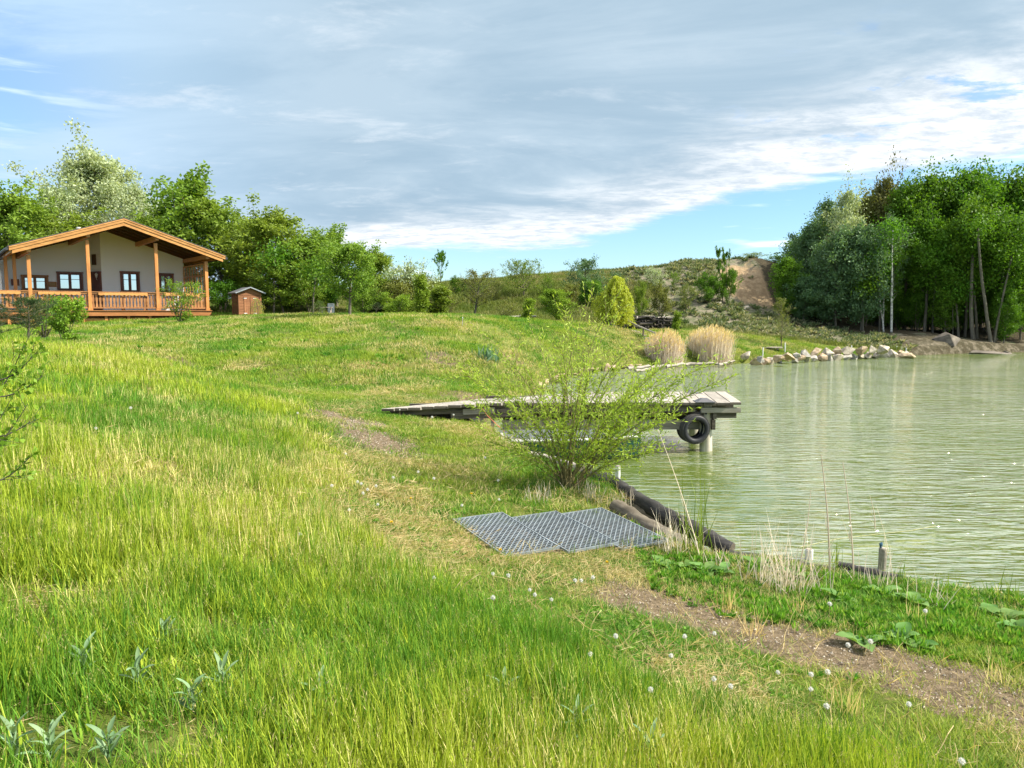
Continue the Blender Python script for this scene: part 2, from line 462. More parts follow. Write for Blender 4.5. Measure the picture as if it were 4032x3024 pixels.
def quads_mesh(name, V, m, parent=None, tint=None, link=True, tri=False, **kw):
    """V: (N,4,3) leaf quads -> one mesh, fast path"""
    N, q = V.shape[:2]
    me = bpy.data.meshes.new(name)
    me.vertices.add(N * q); me.vertices.foreach_set('co', V.reshape(-1).astype('f4'))
    me.loops.add(N * q); me.loops.foreach_set('vertex_index', np.arange(N * q, dtype='i4'))
    me.polygons.add(N); me.polygons.foreach_set('loop_start', np.arange(0, N * q, q, dtype='i4'))
    me.polygons.foreach_set('loop_total', np.full(N, q, dtype='i4'))
    me.update(calc_edges=True)
    me.materials.append(MATS[m])
    if tint is None: tint = rng.random(N)
    at = me.attributes.new('tint', 'FLOAT', 'POINT'); at.data.foreach_set('value', np.repeat(tint, q).astype('f4'))
    o = bpy.data.objects.new(name, me)
    if link: COL.objects.link(o)
    if parent is not None: o.parent = parent
    tag(o, **kw)
    return o


def unit(a): return a / (np.linalg.norm(a, axis=-1, keepdims=True) + 1e-9)


def leaf_quads(P, D, L, Wd, g=rng):
    """rhombic leaves at P pointing along D, random roll"""
    N = len(P); D = unit(D)
    r = unit(g.normal(size=(N, 3))); Xs = unit(np.cross(D, r))
    L = np.broadcast_to(L, (N,))[:, None]; Wd = np.broadcast_to(Wd, (N,))[:, None]
    return np.stack([P, P + D * L * .45 + Xs * Wd / 2, P + D * L, P + D * L * .45 - Xs * Wd / 2], 1)


# ---------------------------------------------------------------- terrain
SHORE = [(-1.2, 18.2), (-.95, 16.6), (-.72, 15.7), (.15, 13.4), (.95, 11.55), (1.45, 10.7), (2.42, 7.85), (2.9, 7.55), (3.4, 7.25), (4.28, 6.88), (4.95, 6.58),
         (7, 5.6), (10, 4.2), (16, 2.5), (30, 1), (70, 0), (85, 30), (70, 50), (50, 52.5), (36.5, 53.3), (31, 51.5), (26.2, 49.2), (25.0, 47.6), (20, 45.2), (16, 43.3), (13, 41.6),
         (10.8, 40.8), (9.2, 40.0), (6.5, 38.2), (3.6, 35.2), (1.9, 30.5), (.9, 26.5), (.3, 22), (-.5, 19.6)]
SH = np.array(SHORE)


def shore_dist(x, y):
    """signed distance to the shoreline, positive on land"""
    x = np.asarray(x, float).ravel(); y = np.asarray(y, float).ravel()
    best = np.full(x.shape, 1e9); ins = np.zeros(x.shape, bool)
    for i in range(len(SH)):
        a = SH[i]; b = SH[(i + 1) % len(SH)]; e = b - a
        t = np.clip(((x - a[0]) * e[0] + (y - a[1]) * e[1]) / (e @ e), 0, 1)
        dd = np.hypot(x - a[0] - t * e[0], y - a[1] - t * e[1])
        best = np.minimum(best, dd)
        c = ((a[1] > y) != (b[1] > y)) & (x < (b[0] - a[0]) * (y - a[1]) / (b[1] - a[1] + 1e-12) + a[0])
        ins ^= c
    return np.where(ins, -best, best)


CP = [(0, 0, 1.28), (-2.5, 0, 1.55), (-8, 0, 2.0), (-16, 2, 2.5), (-30, 5, 3), (2.6, 0, .85), (5, 1.5, .5), (9, 1.5, .5), (0, -8, 1.4), (12, -8, .9), (-12, -10, 2.2), (40, -20, 1), (-50, -20, 3.5)]
for p in [(0, 3024, 1.25), (1000, 3024, 1.12), (2016, 3024, .98), (3000, 3024, .72), (4032, 3024, .5), (3400, 2650, .48), (4032, 2600, .42), (3700, 2420, .36),
          (2900, 2600, .52), (2500, 2500, .56), (3000, 2330, .36), (2000, 2350, .62), (1700, 2150, .62), (2100, 2130, .46), (2480, 2080, .42), (1500, 2250, .80), (1450, 2000, .74), (1900, 1980, .52), (2250, 1940, .46),
          (1800, 1820, .52), (1400, 1800, .76), (1650, 1700, .70), (1400, 1650, .82), (1600, 1625, .74), (1500, 1640, .80), (1000, 2300, 1.05), (500, 2400, 1.22), (0, 2400, 1.32), (1000, 2000, 1.10), (500, 2000, 1.32),
          (0, 2000, 1.45), (1050, 1750, 1.16), (500, 1750, 1.46), (0, 1750, 1.62), (1000, 1600, 1.17), (700, 1550, 1.43), (400, 1550, 1.6), (0, 1550, 1.78),
          (0, 1420, 2.0), (300, 1385, 2.05), (600, 1420, 1.72), (850, 1510, 1.30), (1150, 1560, 1.02), (1250, 1580, .93),
          (700, 1450, 1.30), (900, 1480, 1.10), (1000, 1505, 1.0), (1300, 1530, .86), (1700, 1530, .84), (1900, 1545, .72), (2050, 1545, .3),
          (2100, 1470, .55), (2300, 1430, .55)]:
    CP.append(tuple(atz(*p)))
for p in [(450, 1345, 25), (100, 1335, 27), (600, 1320, 30), (1000, 1350, 27), (1000, 1420, 22.6), (400, 1275, 36.5), (0, 1290, 36), (800, 1262, 38.5), (1000, 1246, 38), (1250, 1250, 35), (1500, 1258, 33), (1800, 1270, 32),
          (2000, 1277, 35), (2200, 1284, 39), (2400, 1294, 42.5), (1500, 1400, 24), (1250, 1400, 24.5), (1900, 1400, 25.5), (1900, 1330, 30), (1500, 1330, 28),
          (1250, 1320, 29), (2100, 1350, 33), (2300, 1360, 36), (2500, 1400, 40), (2480, 1302, 45.5), (2620, 1300, 48), (2800, 1330, 44.5), (2850, 1390, 41.8), (3000, 1345, 47), (3050, 1400, 44.5), (3300, 1370, 48.5),
          (3100, 1292, 55), (2900, 1290, 53), (3300, 1325, 53), (3450, 1372, 49.8), (3600, 1298, 56), (4032, 1300, 57.5), (3300, 1290, 57), (3800, 1330, 54.5), (4032, 1340, 55.5),
          (1500, 1120, 60), (1750, 1114, 60), (1950, 1108, 60), (2250, 1101, 61), (2500, 1084, 62), (2700, 1070, 63), (2850, 1058, 64), (2930, 1048, 64.5), (2985, 1030, 64.5), (3050, 1022, 65.5),
          (3000, 1150, 61.5), (2850, 1150, 60), (2930, 1200, 58.5), (2600, 1190, 57), (2300, 1200, 55), (2000, 1200, 55.5), (1800, 1210, 55), (2700, 1270, 53),
          (2000, 1264, 50), (2300, 1276, 50), (1900, 1272, 46), (2100, 1277, 46), (2300, 1285, 47), (2500, 1293, 49), (1700, 1264, 44), (1500, 1255, 44)]:
    CP.append(tuple(atY(*p)))
CP += [(-25, 45, 2.9), (-35, 40, 2.8), (-20, 55, 3.2), (-10, 46, 2.75), (-8, 55, 3.6), (-45, 60, 4), (-30, 30, 2.5), (-20, 32, 2.2), (-12, 90, 4.4), (20, 90, 6.0), (45, 62, 1.8), (30, 64, 2.0), (60, 60, 1.8), (60, 80, 3.5), (30, 76, 4.6),
       (-60, 100, 5), (0, 140, 4.5), (60, 140, 5), (120, 100, 5), (-120, 100, 7), (120, 0, 2), (0, 250, 4), (-200, 0, 5), (200, 200, 8), (-200, 250, 8), (0, -150, 2), (150, -150, 2), (-150, -150, 3)]
CP = np.array(CP)
_c = 1.6
_K = np.sqrt(((CP[:, None, :2] - CP[None, :, :2]) ** 2).sum(-1) + _c * _c)
_n = len(CP)
_A = np.zeros((_n + 3, _n + 3)); _A[:_n, :_n] = _K - .04 * np.eye(_n)
_A[:_n, _n:] = np.c_[np.ones(_n), CP[:, :2] / 50]; _A[_n:, :_n] = _A[:_n, _n:].T
_w = np.linalg.solve(_A, np.r_[CP[:, 2], 0, 0, 0])


def vnoise(x, y, s, seed=0):
    """value noise 0..1"""
    x = np.asarray(x) / s + 31.7 * seed + 500; y = np.asarray(y) / s - 17.3 * seed + 500
    xi = np.floor(x).astype(np.int64); yi = np.floor(y).astype(np.int64); fx = x - xi; fy = y - yi
    fx = fx * fx * (3 - 2 * fx); fy = fy * fy * (3 - 2 * fy)
    def h(a, b):
        n = (a * 374761393 + b * 668265263 + seed * 1274126177) & 0x7fffffff
        n = ((n ^ (n >> 13)) * 1103515245) & 0x7fffffff
        return ((n ^ (n >> 16)) & 0xffff) / 65535.
    return (h(xi, yi) * (1 - fx) + h(xi + 1, yi) * fx) * (1 - fy) + (h(xi, yi + 1) * (1 - fx) + h(xi + 1, yi + 1) * fx) * fy


def fbm(x, y, s, seed=0):
    return .55 * vnoise(x, y, s, seed) + .28 * vnoise(x, y, s / 2.1, seed + 1) + .17 * vnoise(x, y, s / 4.3, seed + 2)


def ground(x, y, raw=False):
    x = np.atleast_1d(np.asarray(x, float)); y = np.atleast_1d(np.asarray(y, float))
    shp = x.shape; x = x.ravel(); y = y.ravel()
    z = np.empty(len(x))
    for i in range(0, len(x), 20000):
        xs = x[i:i + 20000]; ys = y[i:i + 20000]
        K = np.sqrt((xs[:, None] - CP[None, :, 0]) ** 2 + (ys[:, None] - CP[None, :, 1]) ** 2 + _c * _c)
        z[i:i + 20000] = K @ _w[:_n] + _w[_n] + _w[_n + 1] * xs / 50 + _w[_n + 2] * ys / 50
    r = np.hypot(x, y)
    z += (fbm(x, y, 1.3, 3) - .5) * .10 * np.clip((r - 1) / 12, .25, 1) + (fbm(x, y, .35, 9) - .5) * .05
    far = np.clip((y - 51) / 8, 0, 1)
    z += (fbm(x, y, 3.0, 5) - .5) * .5 * far - .62 * far * np.clip((18 - x) / 8, .35, 1)
    sm_ = (y > 55) & (x > 14); z[sm_] += sand_mask(x[sm_], y[sm_]) * (fbm(x[sm_], y[sm_], 1.1, 17) - .5) * 1.3
    tr = np.exp(-(seg_d(x, y, [(1.38, 9.35), (1.80, 8.75), (2.30, 7.95)]) / .32) ** 2)
    z -= .32 * tr
    sd = shore_dist(x, y)
    zl = np.maximum(z, .12)
    wd = np.where((y > 28), .9, .30)
    f = np.clip((sd + .06) / wd, 0, 1); f = f * f * (3 - 2 * f)
    z = -.6 + (zl + .6) * f
    return z.reshape(shp)


def gz(x, y): return float(ground(x, y)[0])


def hit(px, py, smax=150):
    """where the sight line meets the terrain"""
    d = ray(px, py); s = np.linspace(1.5, smax, 3000)
    P = d[None] * s[:, None]; z = HC + P[:, 2]; g = ground(P[:, 0], P[:, 1])
    i = int(np.argmax(z < g))
    if z[i] >= g[i]: return None
    return np.array([P[i, 0], P[i, 1], g[i]])


def onY(px, Y):
    x = (px - CX) / F * Y / (CT + .07 * ST)
    return np.array([x, Y, gz(x, Y)])


def seg_d(x, y, pts):
    b = np.full(np.shape(x), 1e9)
    for (ax, ay), (bx, by) in zip(pts[:-1], pts[1:]):
        e = np.array([bx - ax, by - ay]); t = np.clip(((x - ax) * e[0] + (y - ay) * e[1]) / (e @ e), 0, 1)
        b = np.minimum(b, np.hypot(x - ax - t * e[0], y - ay - t * e[1]))
    return b


def P2(px, py, z): return tuple(atz(px, py, z)[:2])


# worn and bare patches, given as (centre, half sizes) or strips
PATH_NEAR = [P2(2500, 2330, .5), P2(2900, 2440, .5), P2(3350, 2560, .47), P2(3700, 2690, .45), P2(4100, 2830, .45), (4.5, 3.2)]
PATH_MID = [P2(1500, 1760, .75), P2(1420, 1680, .8), P2(1340, 1650, .85)]
PATH_FAR = [P2(800, 1480, 1.25), P2(930, 1528, 1.1), P2(1100, 1550, 1.0)]
PATH_JET = [P2(1640, 1545, .85), P2(1800, 1540, .85), P2(1960, 1545, .8)]


def dirt_mask(x, y):
    n = fbm(x, y, .8, 21)
    m = np.clip(1.3 - seg_d(x, y, PATH_NEAR) / .50, 0, 1) * 1.0
    m = np.maximum(m, np.clip(1.1 - seg_d(x, y, PATH_MID) / 1.0, 0, 1) * .95)
    m = np.maximum(m, np.clip(1.1 - seg_d(x, y, PATH_FAR) / .8, 0, 1) * .75)
    m = np.maximum(m, np.clip(1.1 - seg_d(x, y, PATH_JET) / 1.0, 0, 1) * .75)
    m = np.maximum(m, np.clip(1 - seg_d(x, y, [P2(1550, 2280, .62), P2(2300, 2290, .55), P2(2600, 2400, .52)]) / .5, 0, 1) * .45)
    m = np.maximum(m, np.clip(1 - seg_d(x, y, [P2(1500, 1760, .75), P2(1850, 1810, .5)]) / 1.2, 0, 1) * .42)
    m = m * (0.35 + 1.3 * n)
    # dry patches on the far bank of the lawn
    m = np.maximum(m, np.clip((fbm(x, y, 2.4, 40) - .58) * 4, 0, .6) * ((y > 18) & (y < 33)))
    # edge of the wood
    wd = (y > 50) & (x > 20)
    m = np.maximum(m, wd * .7)
    gd = seg_d(x, y, [(.1, 7.75), (.75, 8.0), (1.35, 8.15)])
    m = np.maximum(m, np.clip(1.5 - gd / .5, 0, .9))
    return m


def scrub_mask(x, y):
    a = np.clip((x - 7.5 + (fbm(x, y, 5., 44) - .5) * 9) / 4, 0, 1) * np.clip((y - 49.5) / 2, 0, 1) * np.clip((24 - x) / 3, 0, 1)
    b = np.clip((y - 50.5) / 3, 0, 1) * .45
    c = np.clip((y - 49.3) / 1, 0, 1) * np.clip((x - 19) / 4, 0, 1)
    return np.maximum(np.maximum(a, b), c)


def sand_mask(x, y):
    # the eroded scarp and the raw bank below the wood
    c = atY(2972, 1115, 62.3)
    a = np.clip(1.45 - np.hypot((x - c[0]) / 3.0, (y - c[1]) / 3.4) - (fbm(x, y, 1.8, 19) - .4) * 1.2, 0, 1)
    sdn = shore_dist(x, y).reshape(np.shape(x))
    b = np.clip(1 - np.abs(sdn - 1.6) / 2.6, 0, 1) * (x > 27) * (y > 40) * .02
    return np.maximum(a, b)


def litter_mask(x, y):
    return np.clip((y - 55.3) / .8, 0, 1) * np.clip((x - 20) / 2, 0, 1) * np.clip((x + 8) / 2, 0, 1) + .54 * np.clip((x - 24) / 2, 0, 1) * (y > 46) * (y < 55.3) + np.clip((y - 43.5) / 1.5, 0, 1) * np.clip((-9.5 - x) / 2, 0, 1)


ang = np.concatenate([np.linspace(-180, -50, 60, endpoint=False), np.linspace(-50, 50, 640, endpoint=False), np.linspace(50, 180, 60, endpoint=False)])
rad = np.concatenate([np.geomspace(.25, 80, 440), np.geomspace(82, 1500, 24)])
AA, RR = np.meshgrid(np.radians(ang), rad)
GX = RR * np.sin(AA); GY = RR * np.cos(AA)
GZ = ground(GX, GY)
GZ = np.where(RR > 300, 6.0, GZ)
nr, na = GX.shape
me = bpy.data.meshes.new('ground')
me.vertices.add(nr * na); me.vertices.foreach_set('co', np.stack([GX, GY, GZ], -1).reshape(-1).astype('f4'))
i, j = np.meshgrid(np.arange(nr - 1), np.arange(na), indexing='ij'); j2 = (j + 1) % na
q = np.stack([i * na + j, i * na + j2, (i + 1) * na + j2, (i + 1) * na + j], -1).reshape(-1, 4)[:, ::-1]
me.loops.add(q.size); me.loops.foreach_set('vertex_index', q.ravel().astype('i4'))
me.polygons.add(len(q)); me.polygons.foreach_set('loop_start', np.arange(0, q.size, 4, dtype='i4')); me.polygons.foreach_set('loop_total', np.full(len(q), 4, dtype='i4'))
me.update(calc_edges=True); me.polygons.foreach_set('use_smooth', np.ones(len(q), bool))
for nm, fn in (('dirt', dirt_mask), ('scrub', scrub_mask), ('sand', sand_mask), ('litter', litter_mask)):
    a = me.attributes.new(nm, 'FLOAT', 'POINT'); a.data.foreach_set('value', fn(GX.ravel(), GY.ravel()).astype('f4'))
me.materials.append(MATS['ground'])
go = bpy.data.objects.new('ground', me); COL.objects.link(go); go['kind'] = 'structure'

# water sheet
mb = MB(); mb.add([(-6, 1, 0), (110, -6, 0), (110, 60, 0), (-6, 60, 0)], [(0, 1, 2, 3)])
mb.build('lake_water', 'water', kind='structure')

# ================================================================ HOUSE
TH = R(38)
HO = np.array([-.518 * 39, 39.0, 0.0])
house = empty('wooden_lodge', (HO[0], HO[1], 0), TH, label='white plastered lodge with orange timber gable roof and raised porch', cat='house')
PKU, PKZ, SLP, HALF = .30, 7.66, .335, 5.03
rz = lambda u: PKZ - SLP * abs(u - PKU)


def slab(mb, u0, u1, b0, b1, t0, t1, tint=None):
    """piece of a roof layer between depths t0 > t1 below the roof top"""
    mb.hexa([(u0, b0, rz(u0) - t1), (u1, b0, rz(u1) - t1), (u1, b1, rz(u1) - t1), (u0, b1, rz(u0) - t1),
             (u0, b0, rz(u0) - t0), (u1, b0, rz(u1) - t0), (u1, b1, rz(u1) - t0), (u0, b1, rz(u0) - t0)], tint)


mb = MB()
for a, b_ in ((PKU - HALF - .05, PKU), (PKU, PKU + HALF + .05)): slab(mb, a, b_, -.05, 11.5, -.045, .0)
roof = mb.build('roof', 'roof_tile', house)
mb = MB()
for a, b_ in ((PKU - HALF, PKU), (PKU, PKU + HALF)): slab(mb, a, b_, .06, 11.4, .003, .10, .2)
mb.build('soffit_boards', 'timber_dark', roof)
mb = MB()
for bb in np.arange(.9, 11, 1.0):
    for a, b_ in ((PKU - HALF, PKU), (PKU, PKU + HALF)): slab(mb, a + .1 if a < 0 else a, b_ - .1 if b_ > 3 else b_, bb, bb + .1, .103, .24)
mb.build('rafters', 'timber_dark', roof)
mb = MB()
for a, b_ in ((PKU - HALF, PKU), (PKU, PKU + HALF)):
    slab(mb, a, b_, -.02, .055, .002, .19)
    slab(mb, a + (.12 if a < 0 else 0), b_ - (.12 if b_ > 3 else 0), .015, .085, .192, .36)
    slab(mb, a, b_, -.045, .0, .0, .055)
mb.build('bargeboard', 'timber_orange', roof)
mb = MB(); gu = PKU - HALF - .10
pts = [(gu, -.1 + i * 1.2, rz(gu) - .08) for i in range(10)]
mb.tube(pts, .075, 8)
mb.build('gutter', 'gutter', roof)
mb = MB(); gu = PKU + HALF + .10
mb.tube([(gu, .1 + i * 1.2, rz(gu) - .08) for i in range(10)], .075, 8); mb.build('gutter', 'gutter', roof)
mb = MB(); mb.tube([(-1.6, 1.2, rz(-1.6) - .1), (-1.6, 1.2, rz(-1.6) + .14)], .07, 10); mb.tube([(-1.6, 1.2, rz(-1.6) + .10), (-1.6, 1.2, rz(-1.6) + .17)], .10, 10)
mb.build('vent_pipe', 'white_paint', roof)

# walls
ZB = 2.9
def wallpoly(us, b, z0=ZB):
    top = [(u, b, rz(u) - .12) for u in us]
    return [(us[0], b, z0), (us[-1], b, z0)] + top[::-1]
mb = MB()
def wall_with_holes(mb, us0, us1, b, holes):
    """vertical strips around window holes"""
    cuts = sorted({us0, us1, *[h[0] for h in holes], *[h[1] for h in holes]} | ({PKU} if us0 < PKU < us1 else set()))
    for a, c in zip(cuts[:-1], cuts[1:]):
        hs = [h for h in holes if h[0] <= a + 1e-6 and h[1] >= c - 1e-6]
        z = ZB
        for h in hs:
            mb.poly([(a, b, z), (c, b, z), (c, b, h[2]), (a, b, h[2])]); z = h[3]
        mb.poly([(a, b, z), (c, b, z), (c, b, rz(c) - .11), (a, b, rz(a) - .11)])
    for u0, u1, z0, z1 in holes:   # reveals
        d_ = .14
        mb.poly([(u0, b, z0), (u0, b + d_, z0), (u0, b + d_, z1), (u0, b, z1)]); mb.poly([(u1, b, z0), (u1, b, z1), (u1, b + d_, z1), (u1, b + d_, z0)])
        mb.poly([(u0, b, z1), (u0, b + d_, z1), (u1, b + d_, z1), (u1, b, z1)]); mb.poly([(u0, b, z0), (u1, b, z0), (u1, b + d_, z0), (u0, b + d_, z0)])
HR = [(.95, 1.91, 4.05, 5.19), (2.99, 3.77, 4.05, 5.14)]
HL = [(-2.05, -.82, 4.12, 5.12), (-3.74, -2.53, 4.1, 4.89)]
wall_with_holes(mb, -.02, 4.42, 5.0, HR)
wall_with_holes(mb, -4.9, -.38, 6.2, HL)
mb.poly([(4.42, 5.0, ZB), (4.42, 11, ZB), (4.42, 11, rz(4.42) - .11), (4.42, 5.0, rz(4.42) - .11)])
mb.poly([(-.38, 6.2, ZB), (-.02, 5.0, ZB), (-.02, 5.0, rz(-.02) - .11), (-.38, 6.2, rz(-.38) - .11)])
mb.poly([(-4.7, 11, ZB), (4.42, 11, ZB), (4.42, 11, rz(4.42) - .11), (PKU, 11, rz(PKU) - .11), (-4.7, 11, rz(-4.7) - .11)])
mb.poly([(-4.9, 6.2, ZB), (-4.9, 11, ZB), (-4.9, 11, 5.2), (-4.9, 6.2, 5.2)])
mb.box((-5.55, 8.6, 3.95), (1.4, 4.79, 2.1))
mb.box((-5.55, 4.9, 3.95), (1.4, 2.59, 2.1))
mb.build('wall', 'plaster', house)
mb = MB(); zt = rz(-4.75) - .42
mb.hexa([(-6.75, 2.9, zt - .55), (-4.80, 2.9, zt), (-4.80, 11.2, zt), (-6.75, 11.2, zt - .55), (-6.75, 2.9, zt - .43), (-4.80, 2.9, zt + .12), (-4.80, 11.2, zt + .12), (-6.75, 11.2, zt - .43)])
mb.build('wing_roof', 'roof_tile', house)


def window(u0, u1, b, z0, z1, parent, leaves=2, m='timber_red'):
    mb = MB(); t = .10; yy = b - .02
    mb.box(((u0 + u1) / 2, yy, z1 - t / 2 + .03), (u1 - u0 + .10, .12, t)); mb.box(((u0 + u1) / 2, yy - .015, z0 - .01), (u1 - u0 + .12, .16, .06))
    for u in (u0 + t / 2 - .03, u1 - t / 2 + .03): mb.box((u, yy, (z0 + z1) / 2), (t, .115, z1 - z0 - .07))
    fr = mb.build('window', m, parent)
    w = (u1 - u0 - .14) / leaves
    for i in range(leaves):
        a = u0 + .07 + i * w + .008; c = a + w - .016; s = .065
        mb = MB()
        mb.box(((a + c) / 2, b + .05, z1 - .11), (c - a, .05, s)); mb.box(((a + c) / 2, b + .05, z0 + .06), (c - a, .05, s))
        mb.box((a + s / 2, b + .05, (z0 + z1) / 2 - .02), (s, .048, z1 - z0 - .15)); mb.box((c - s / 2, b + .05, (z0 + z1) / 2 - .02), (s, .048, z1 - z0 - .15))
        mb.box(((a + c) / 2, b + .05, z0 + (z1 - z0) * .60), (c - a - .1, .03, .028))
        mb.build('sash', m, fr)
        mb = MB(); mb.box(((a + c) / 2, b + .062, (z0 + z1) / 2 - .02), (c - a - .06, .008, z1 - z0 - .12)); mb.build('pane', 'window_glass', fr)
    return fr
for h in HR: window(h[0], h[1], 5.0, h[2], h[3], house)
for h in HL: window(h[0], h[1], 6.2, h[2], h[3], house, m='timber_red' if h[0] > -3 else 'timber_rail')

# door in the angled wall
A = np.array([-.38, 6.2]); B = np.array([-.02, 5.0]); dv = (B - A) / np.linalg.norm(B - A); nv = np.array([dv[1], -dv[0]])
if nv[1] > 0: nv = -nv
def onw(s, off, z): p = A + dv * s + nv * off; return (p[0], p[1], z)
mb = MB(); mb.beam(onw(.14, .04, 4.03), onw(1.14, .04, 4.03), .05, 2.14, tint=.2); dr = mb.build('door', 'timber_red', house)
mb = MB(); mb.beam(onw(.06, .05, 5.13), onw(1.24, .05, 5.13), .10, .10); mb.beam(onw(.09, .05, ZB), onw(.09, .05, 5.08), .08, .08, up=(dv[0], dv[1], 0)); mb.beam(onw(1.2, .05, ZB), onw(1.2, .05, 5.08), .08, .08, up=(dv[0], dv[1], 0))
mb.build('door_frame', 'timber_red', dr)
mb = MB(); mb.tube([onw(1.02, .08, 3.95), onw(1.02, .13, 3.95), onw(.90, .13, 3.95)], .012, 6); mb.build('handle', 'grey_metal', dr)

# deck
mb = MB()
for i, bb in enumerate(np.arange(.5, 6.2, .145)):
    mb.box((-.9, bb + .07, 2.93), (10.9, .138, .035), tint=random.random())
dk = mb.build('porch_deck', 'timber_deck', house)
mb = MB(); mb.box((-.9, .46, 2.80), (11.0, .06, .26)); mb.box((-.9, .43, 2.945), (11.06, .12, .035)); mb.box((4.57, 3.2, 2.80), (.06, 5.4, .26)); mb.box((-6.37, 3.2, 2.80), (.06, 5.4, .26))
mb.build('deck_fascia', 'timber_deck', dk)
for u in np.arange(-5.9, 4.7, 1.05):
    mb = MB(); mb.box((u, .62, 2.45), (.13, .13, .44), tint=random.random()); mb.build('footing_block', 'timber_post', dk)
mb = MB()
for u in (-5.4, -2.2, 1.0, 3.9): mb.tube([(u - 1.55, .74, 2.46), (u, .75, 2.47), (u + 1.55 if u < 3 else 4.5, .74, 2.45)], .12, 10)
mb.build('foundation_log', 'timber_orange', dk)
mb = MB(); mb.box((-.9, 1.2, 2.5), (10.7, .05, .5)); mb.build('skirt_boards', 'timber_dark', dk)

# posts with beams to the wall
for u, top, bk in ((-3.92, None, 6.15), (-1.35, None, 6.15), (1.88, None, 4.97), (4.45, None, 4.97)):
    zt = rz(u) - .36 - .02
    mb = MB(); mb.box((u, .6, (2.95 + zt - .22) / 2), (.16, .16, zt - .22 - 2.95)); mb.box((u, .6, 3.02), (.22, .22, .14))
    po = mb.build('porch_post', 'timber_post', house)
    zz = rz(u) - .36
    mb = MB(); mb.box((u, (.12 + bk) / 2 + .03, rz(u) - .245 - .115), (.18, bk - .15, .23)); mb.build('roof_beam', 'timber_post' if u > 1 else 'timber_orange', po)
for u, bb in ((-4.66, 3.4), (-4.30, 3.2)):
    mb = MB(); mb.box((u, bb, (2.95 + rz(u) - .25) / 2), (.15, .15, rz(u) - .25 - 2.95)); mb.build('porch_post', 'timber_post', house)
for u in (-4.6, 4.95):
    mb = MB(); mb.box((u, 5.4, rz(u) - .22), (.16, 10.6, .2)); mb.build('eaves_beam', 'timber_orange', house)


def balustrade(u0, u1, b=.6, ax=0, zt=3.9, valance=True):
    """turned-board balustrade between two posts"""
    def P(s, off, z): return (s, b + off, z) if ax == 0 else (b + off, s, z)
    def bx(mb, s, off, z, ls, lo, lz, tint=None):
        mb.box(P(s, off, z), (ls, lo, lz) if ax == 0 else (lo, ls, lz), tint=tint)
    mb = MB(); bx(mb, (u0 + u1) / 2, 0, zt, u1 - u0, .14, .05); bx(mb, (u0 + u1) / 2, 0, zt - .07, u1 - u0, .05, .085); bx(mb, (u0 + u1) / 2, 0, 3.09, u1 - u0, .06, .07)
    rl = mb.build('handrail', 'timber_rail', house)
    if valance:
        w = u1 - u0; mb = MB(); n = max(4, int(w / .07)); a0 = u0 + w * .1; a1 = u1 - w * .14
        xs = np.linspace(a0, a1, n * 2 + 1)
        for x0, x1 in zip(xs[:-1], xs[1:]):
            m_ = (x0 + x1) / 2; dz = .035 * abs(math.sin(m_ * 13)) + .11
            bx(mb, m_, -.075, zt - .03 - dz / 2, x1 - x0, .02, dz, .6)
        mb.build('valance_board', 'timber_orange', rl)
    n = max(2, int((u1 - u0) / .155)); xs = np.linspace(u0 + .07, u1 - .07, n)
    for x in xs:
        mb = MB(); prof = [(3.10, .055), (3.22, .055), (3.34, .036), (3.46, .052), (3.56, .058), (3.66, .036), (3.78, .055), (3.86, .055)]
        V = []; o1, o2 = -.012, .012
        for z, h in prof:
            for s_, o_ in ((-h, o1), (h, o1), (h, o2), (-h, o2)): V.append(P(x + s_, o_ + .03, z))
        f = []
        for i in range(len(prof) - 1):
            for j in range(4): f.append((i * 4 + j, i * 4 + (j + 1) % 4, i * 4 + 4 + (j + 1) % 4, i * 4 + 4 + j))
        f += [(3, 2, 1, 0), tuple(len(V) - 4 + q for q in range(4))]
        mb.add(V, f); mb.build('baluster', 'timber_rail', rl)
for a, c in ((-3.84, -1.43), (-1.27, 1.80), (1.96, 4.37)): balustrade(a, c)
balustrade(-6.3, -4.0)
# glazed timber screen at the right end of the porch
mb = MB(); sx = 4.38
for z in (3.0, 3.86, 4.92, 5.55): mb.box((sx, 2.8, z), (.07, 4.2, .08))
for bb in (.76, 4.86): mb.box((sx, bb, 4.25), (.09, .09, 2.58))
for bb in np.arange(1.35, 4.7, .58): mb.box((sx, bb, 4.68), (.05, .07, 1.62))
sc = mb.build('side_screen', 'timber_orange', house)
mb = MB(); mb.box((sx, 2.8, 4.68), (.008, 4.0, 1.62)); mb.build('pane', 'screen_glass', sc)
for bb in np.arange(.9, 4.8, .2):
    mb = MB(); mb.box((sx, bb, 3.44), (.024, .09, .78)); mb.build('baluster', 'timber_rail', sc)
# fill between wall end and screen
mb = MB()
for q in (0, 1):
    mb.beam((-6.35 - q * 0, .5 + q * .9, 3.95), (-8.3, .5 + q * .9, 2.75), .08, .10)
mb.build('stair_rail', 'timber_dark', house)

def H3(u, b, z):
    c, s_ = math.cos(TH), math.sin(TH)
    return (HO[0] + u * c - b * s_, HO[1] + u * s_ + b * c, z)

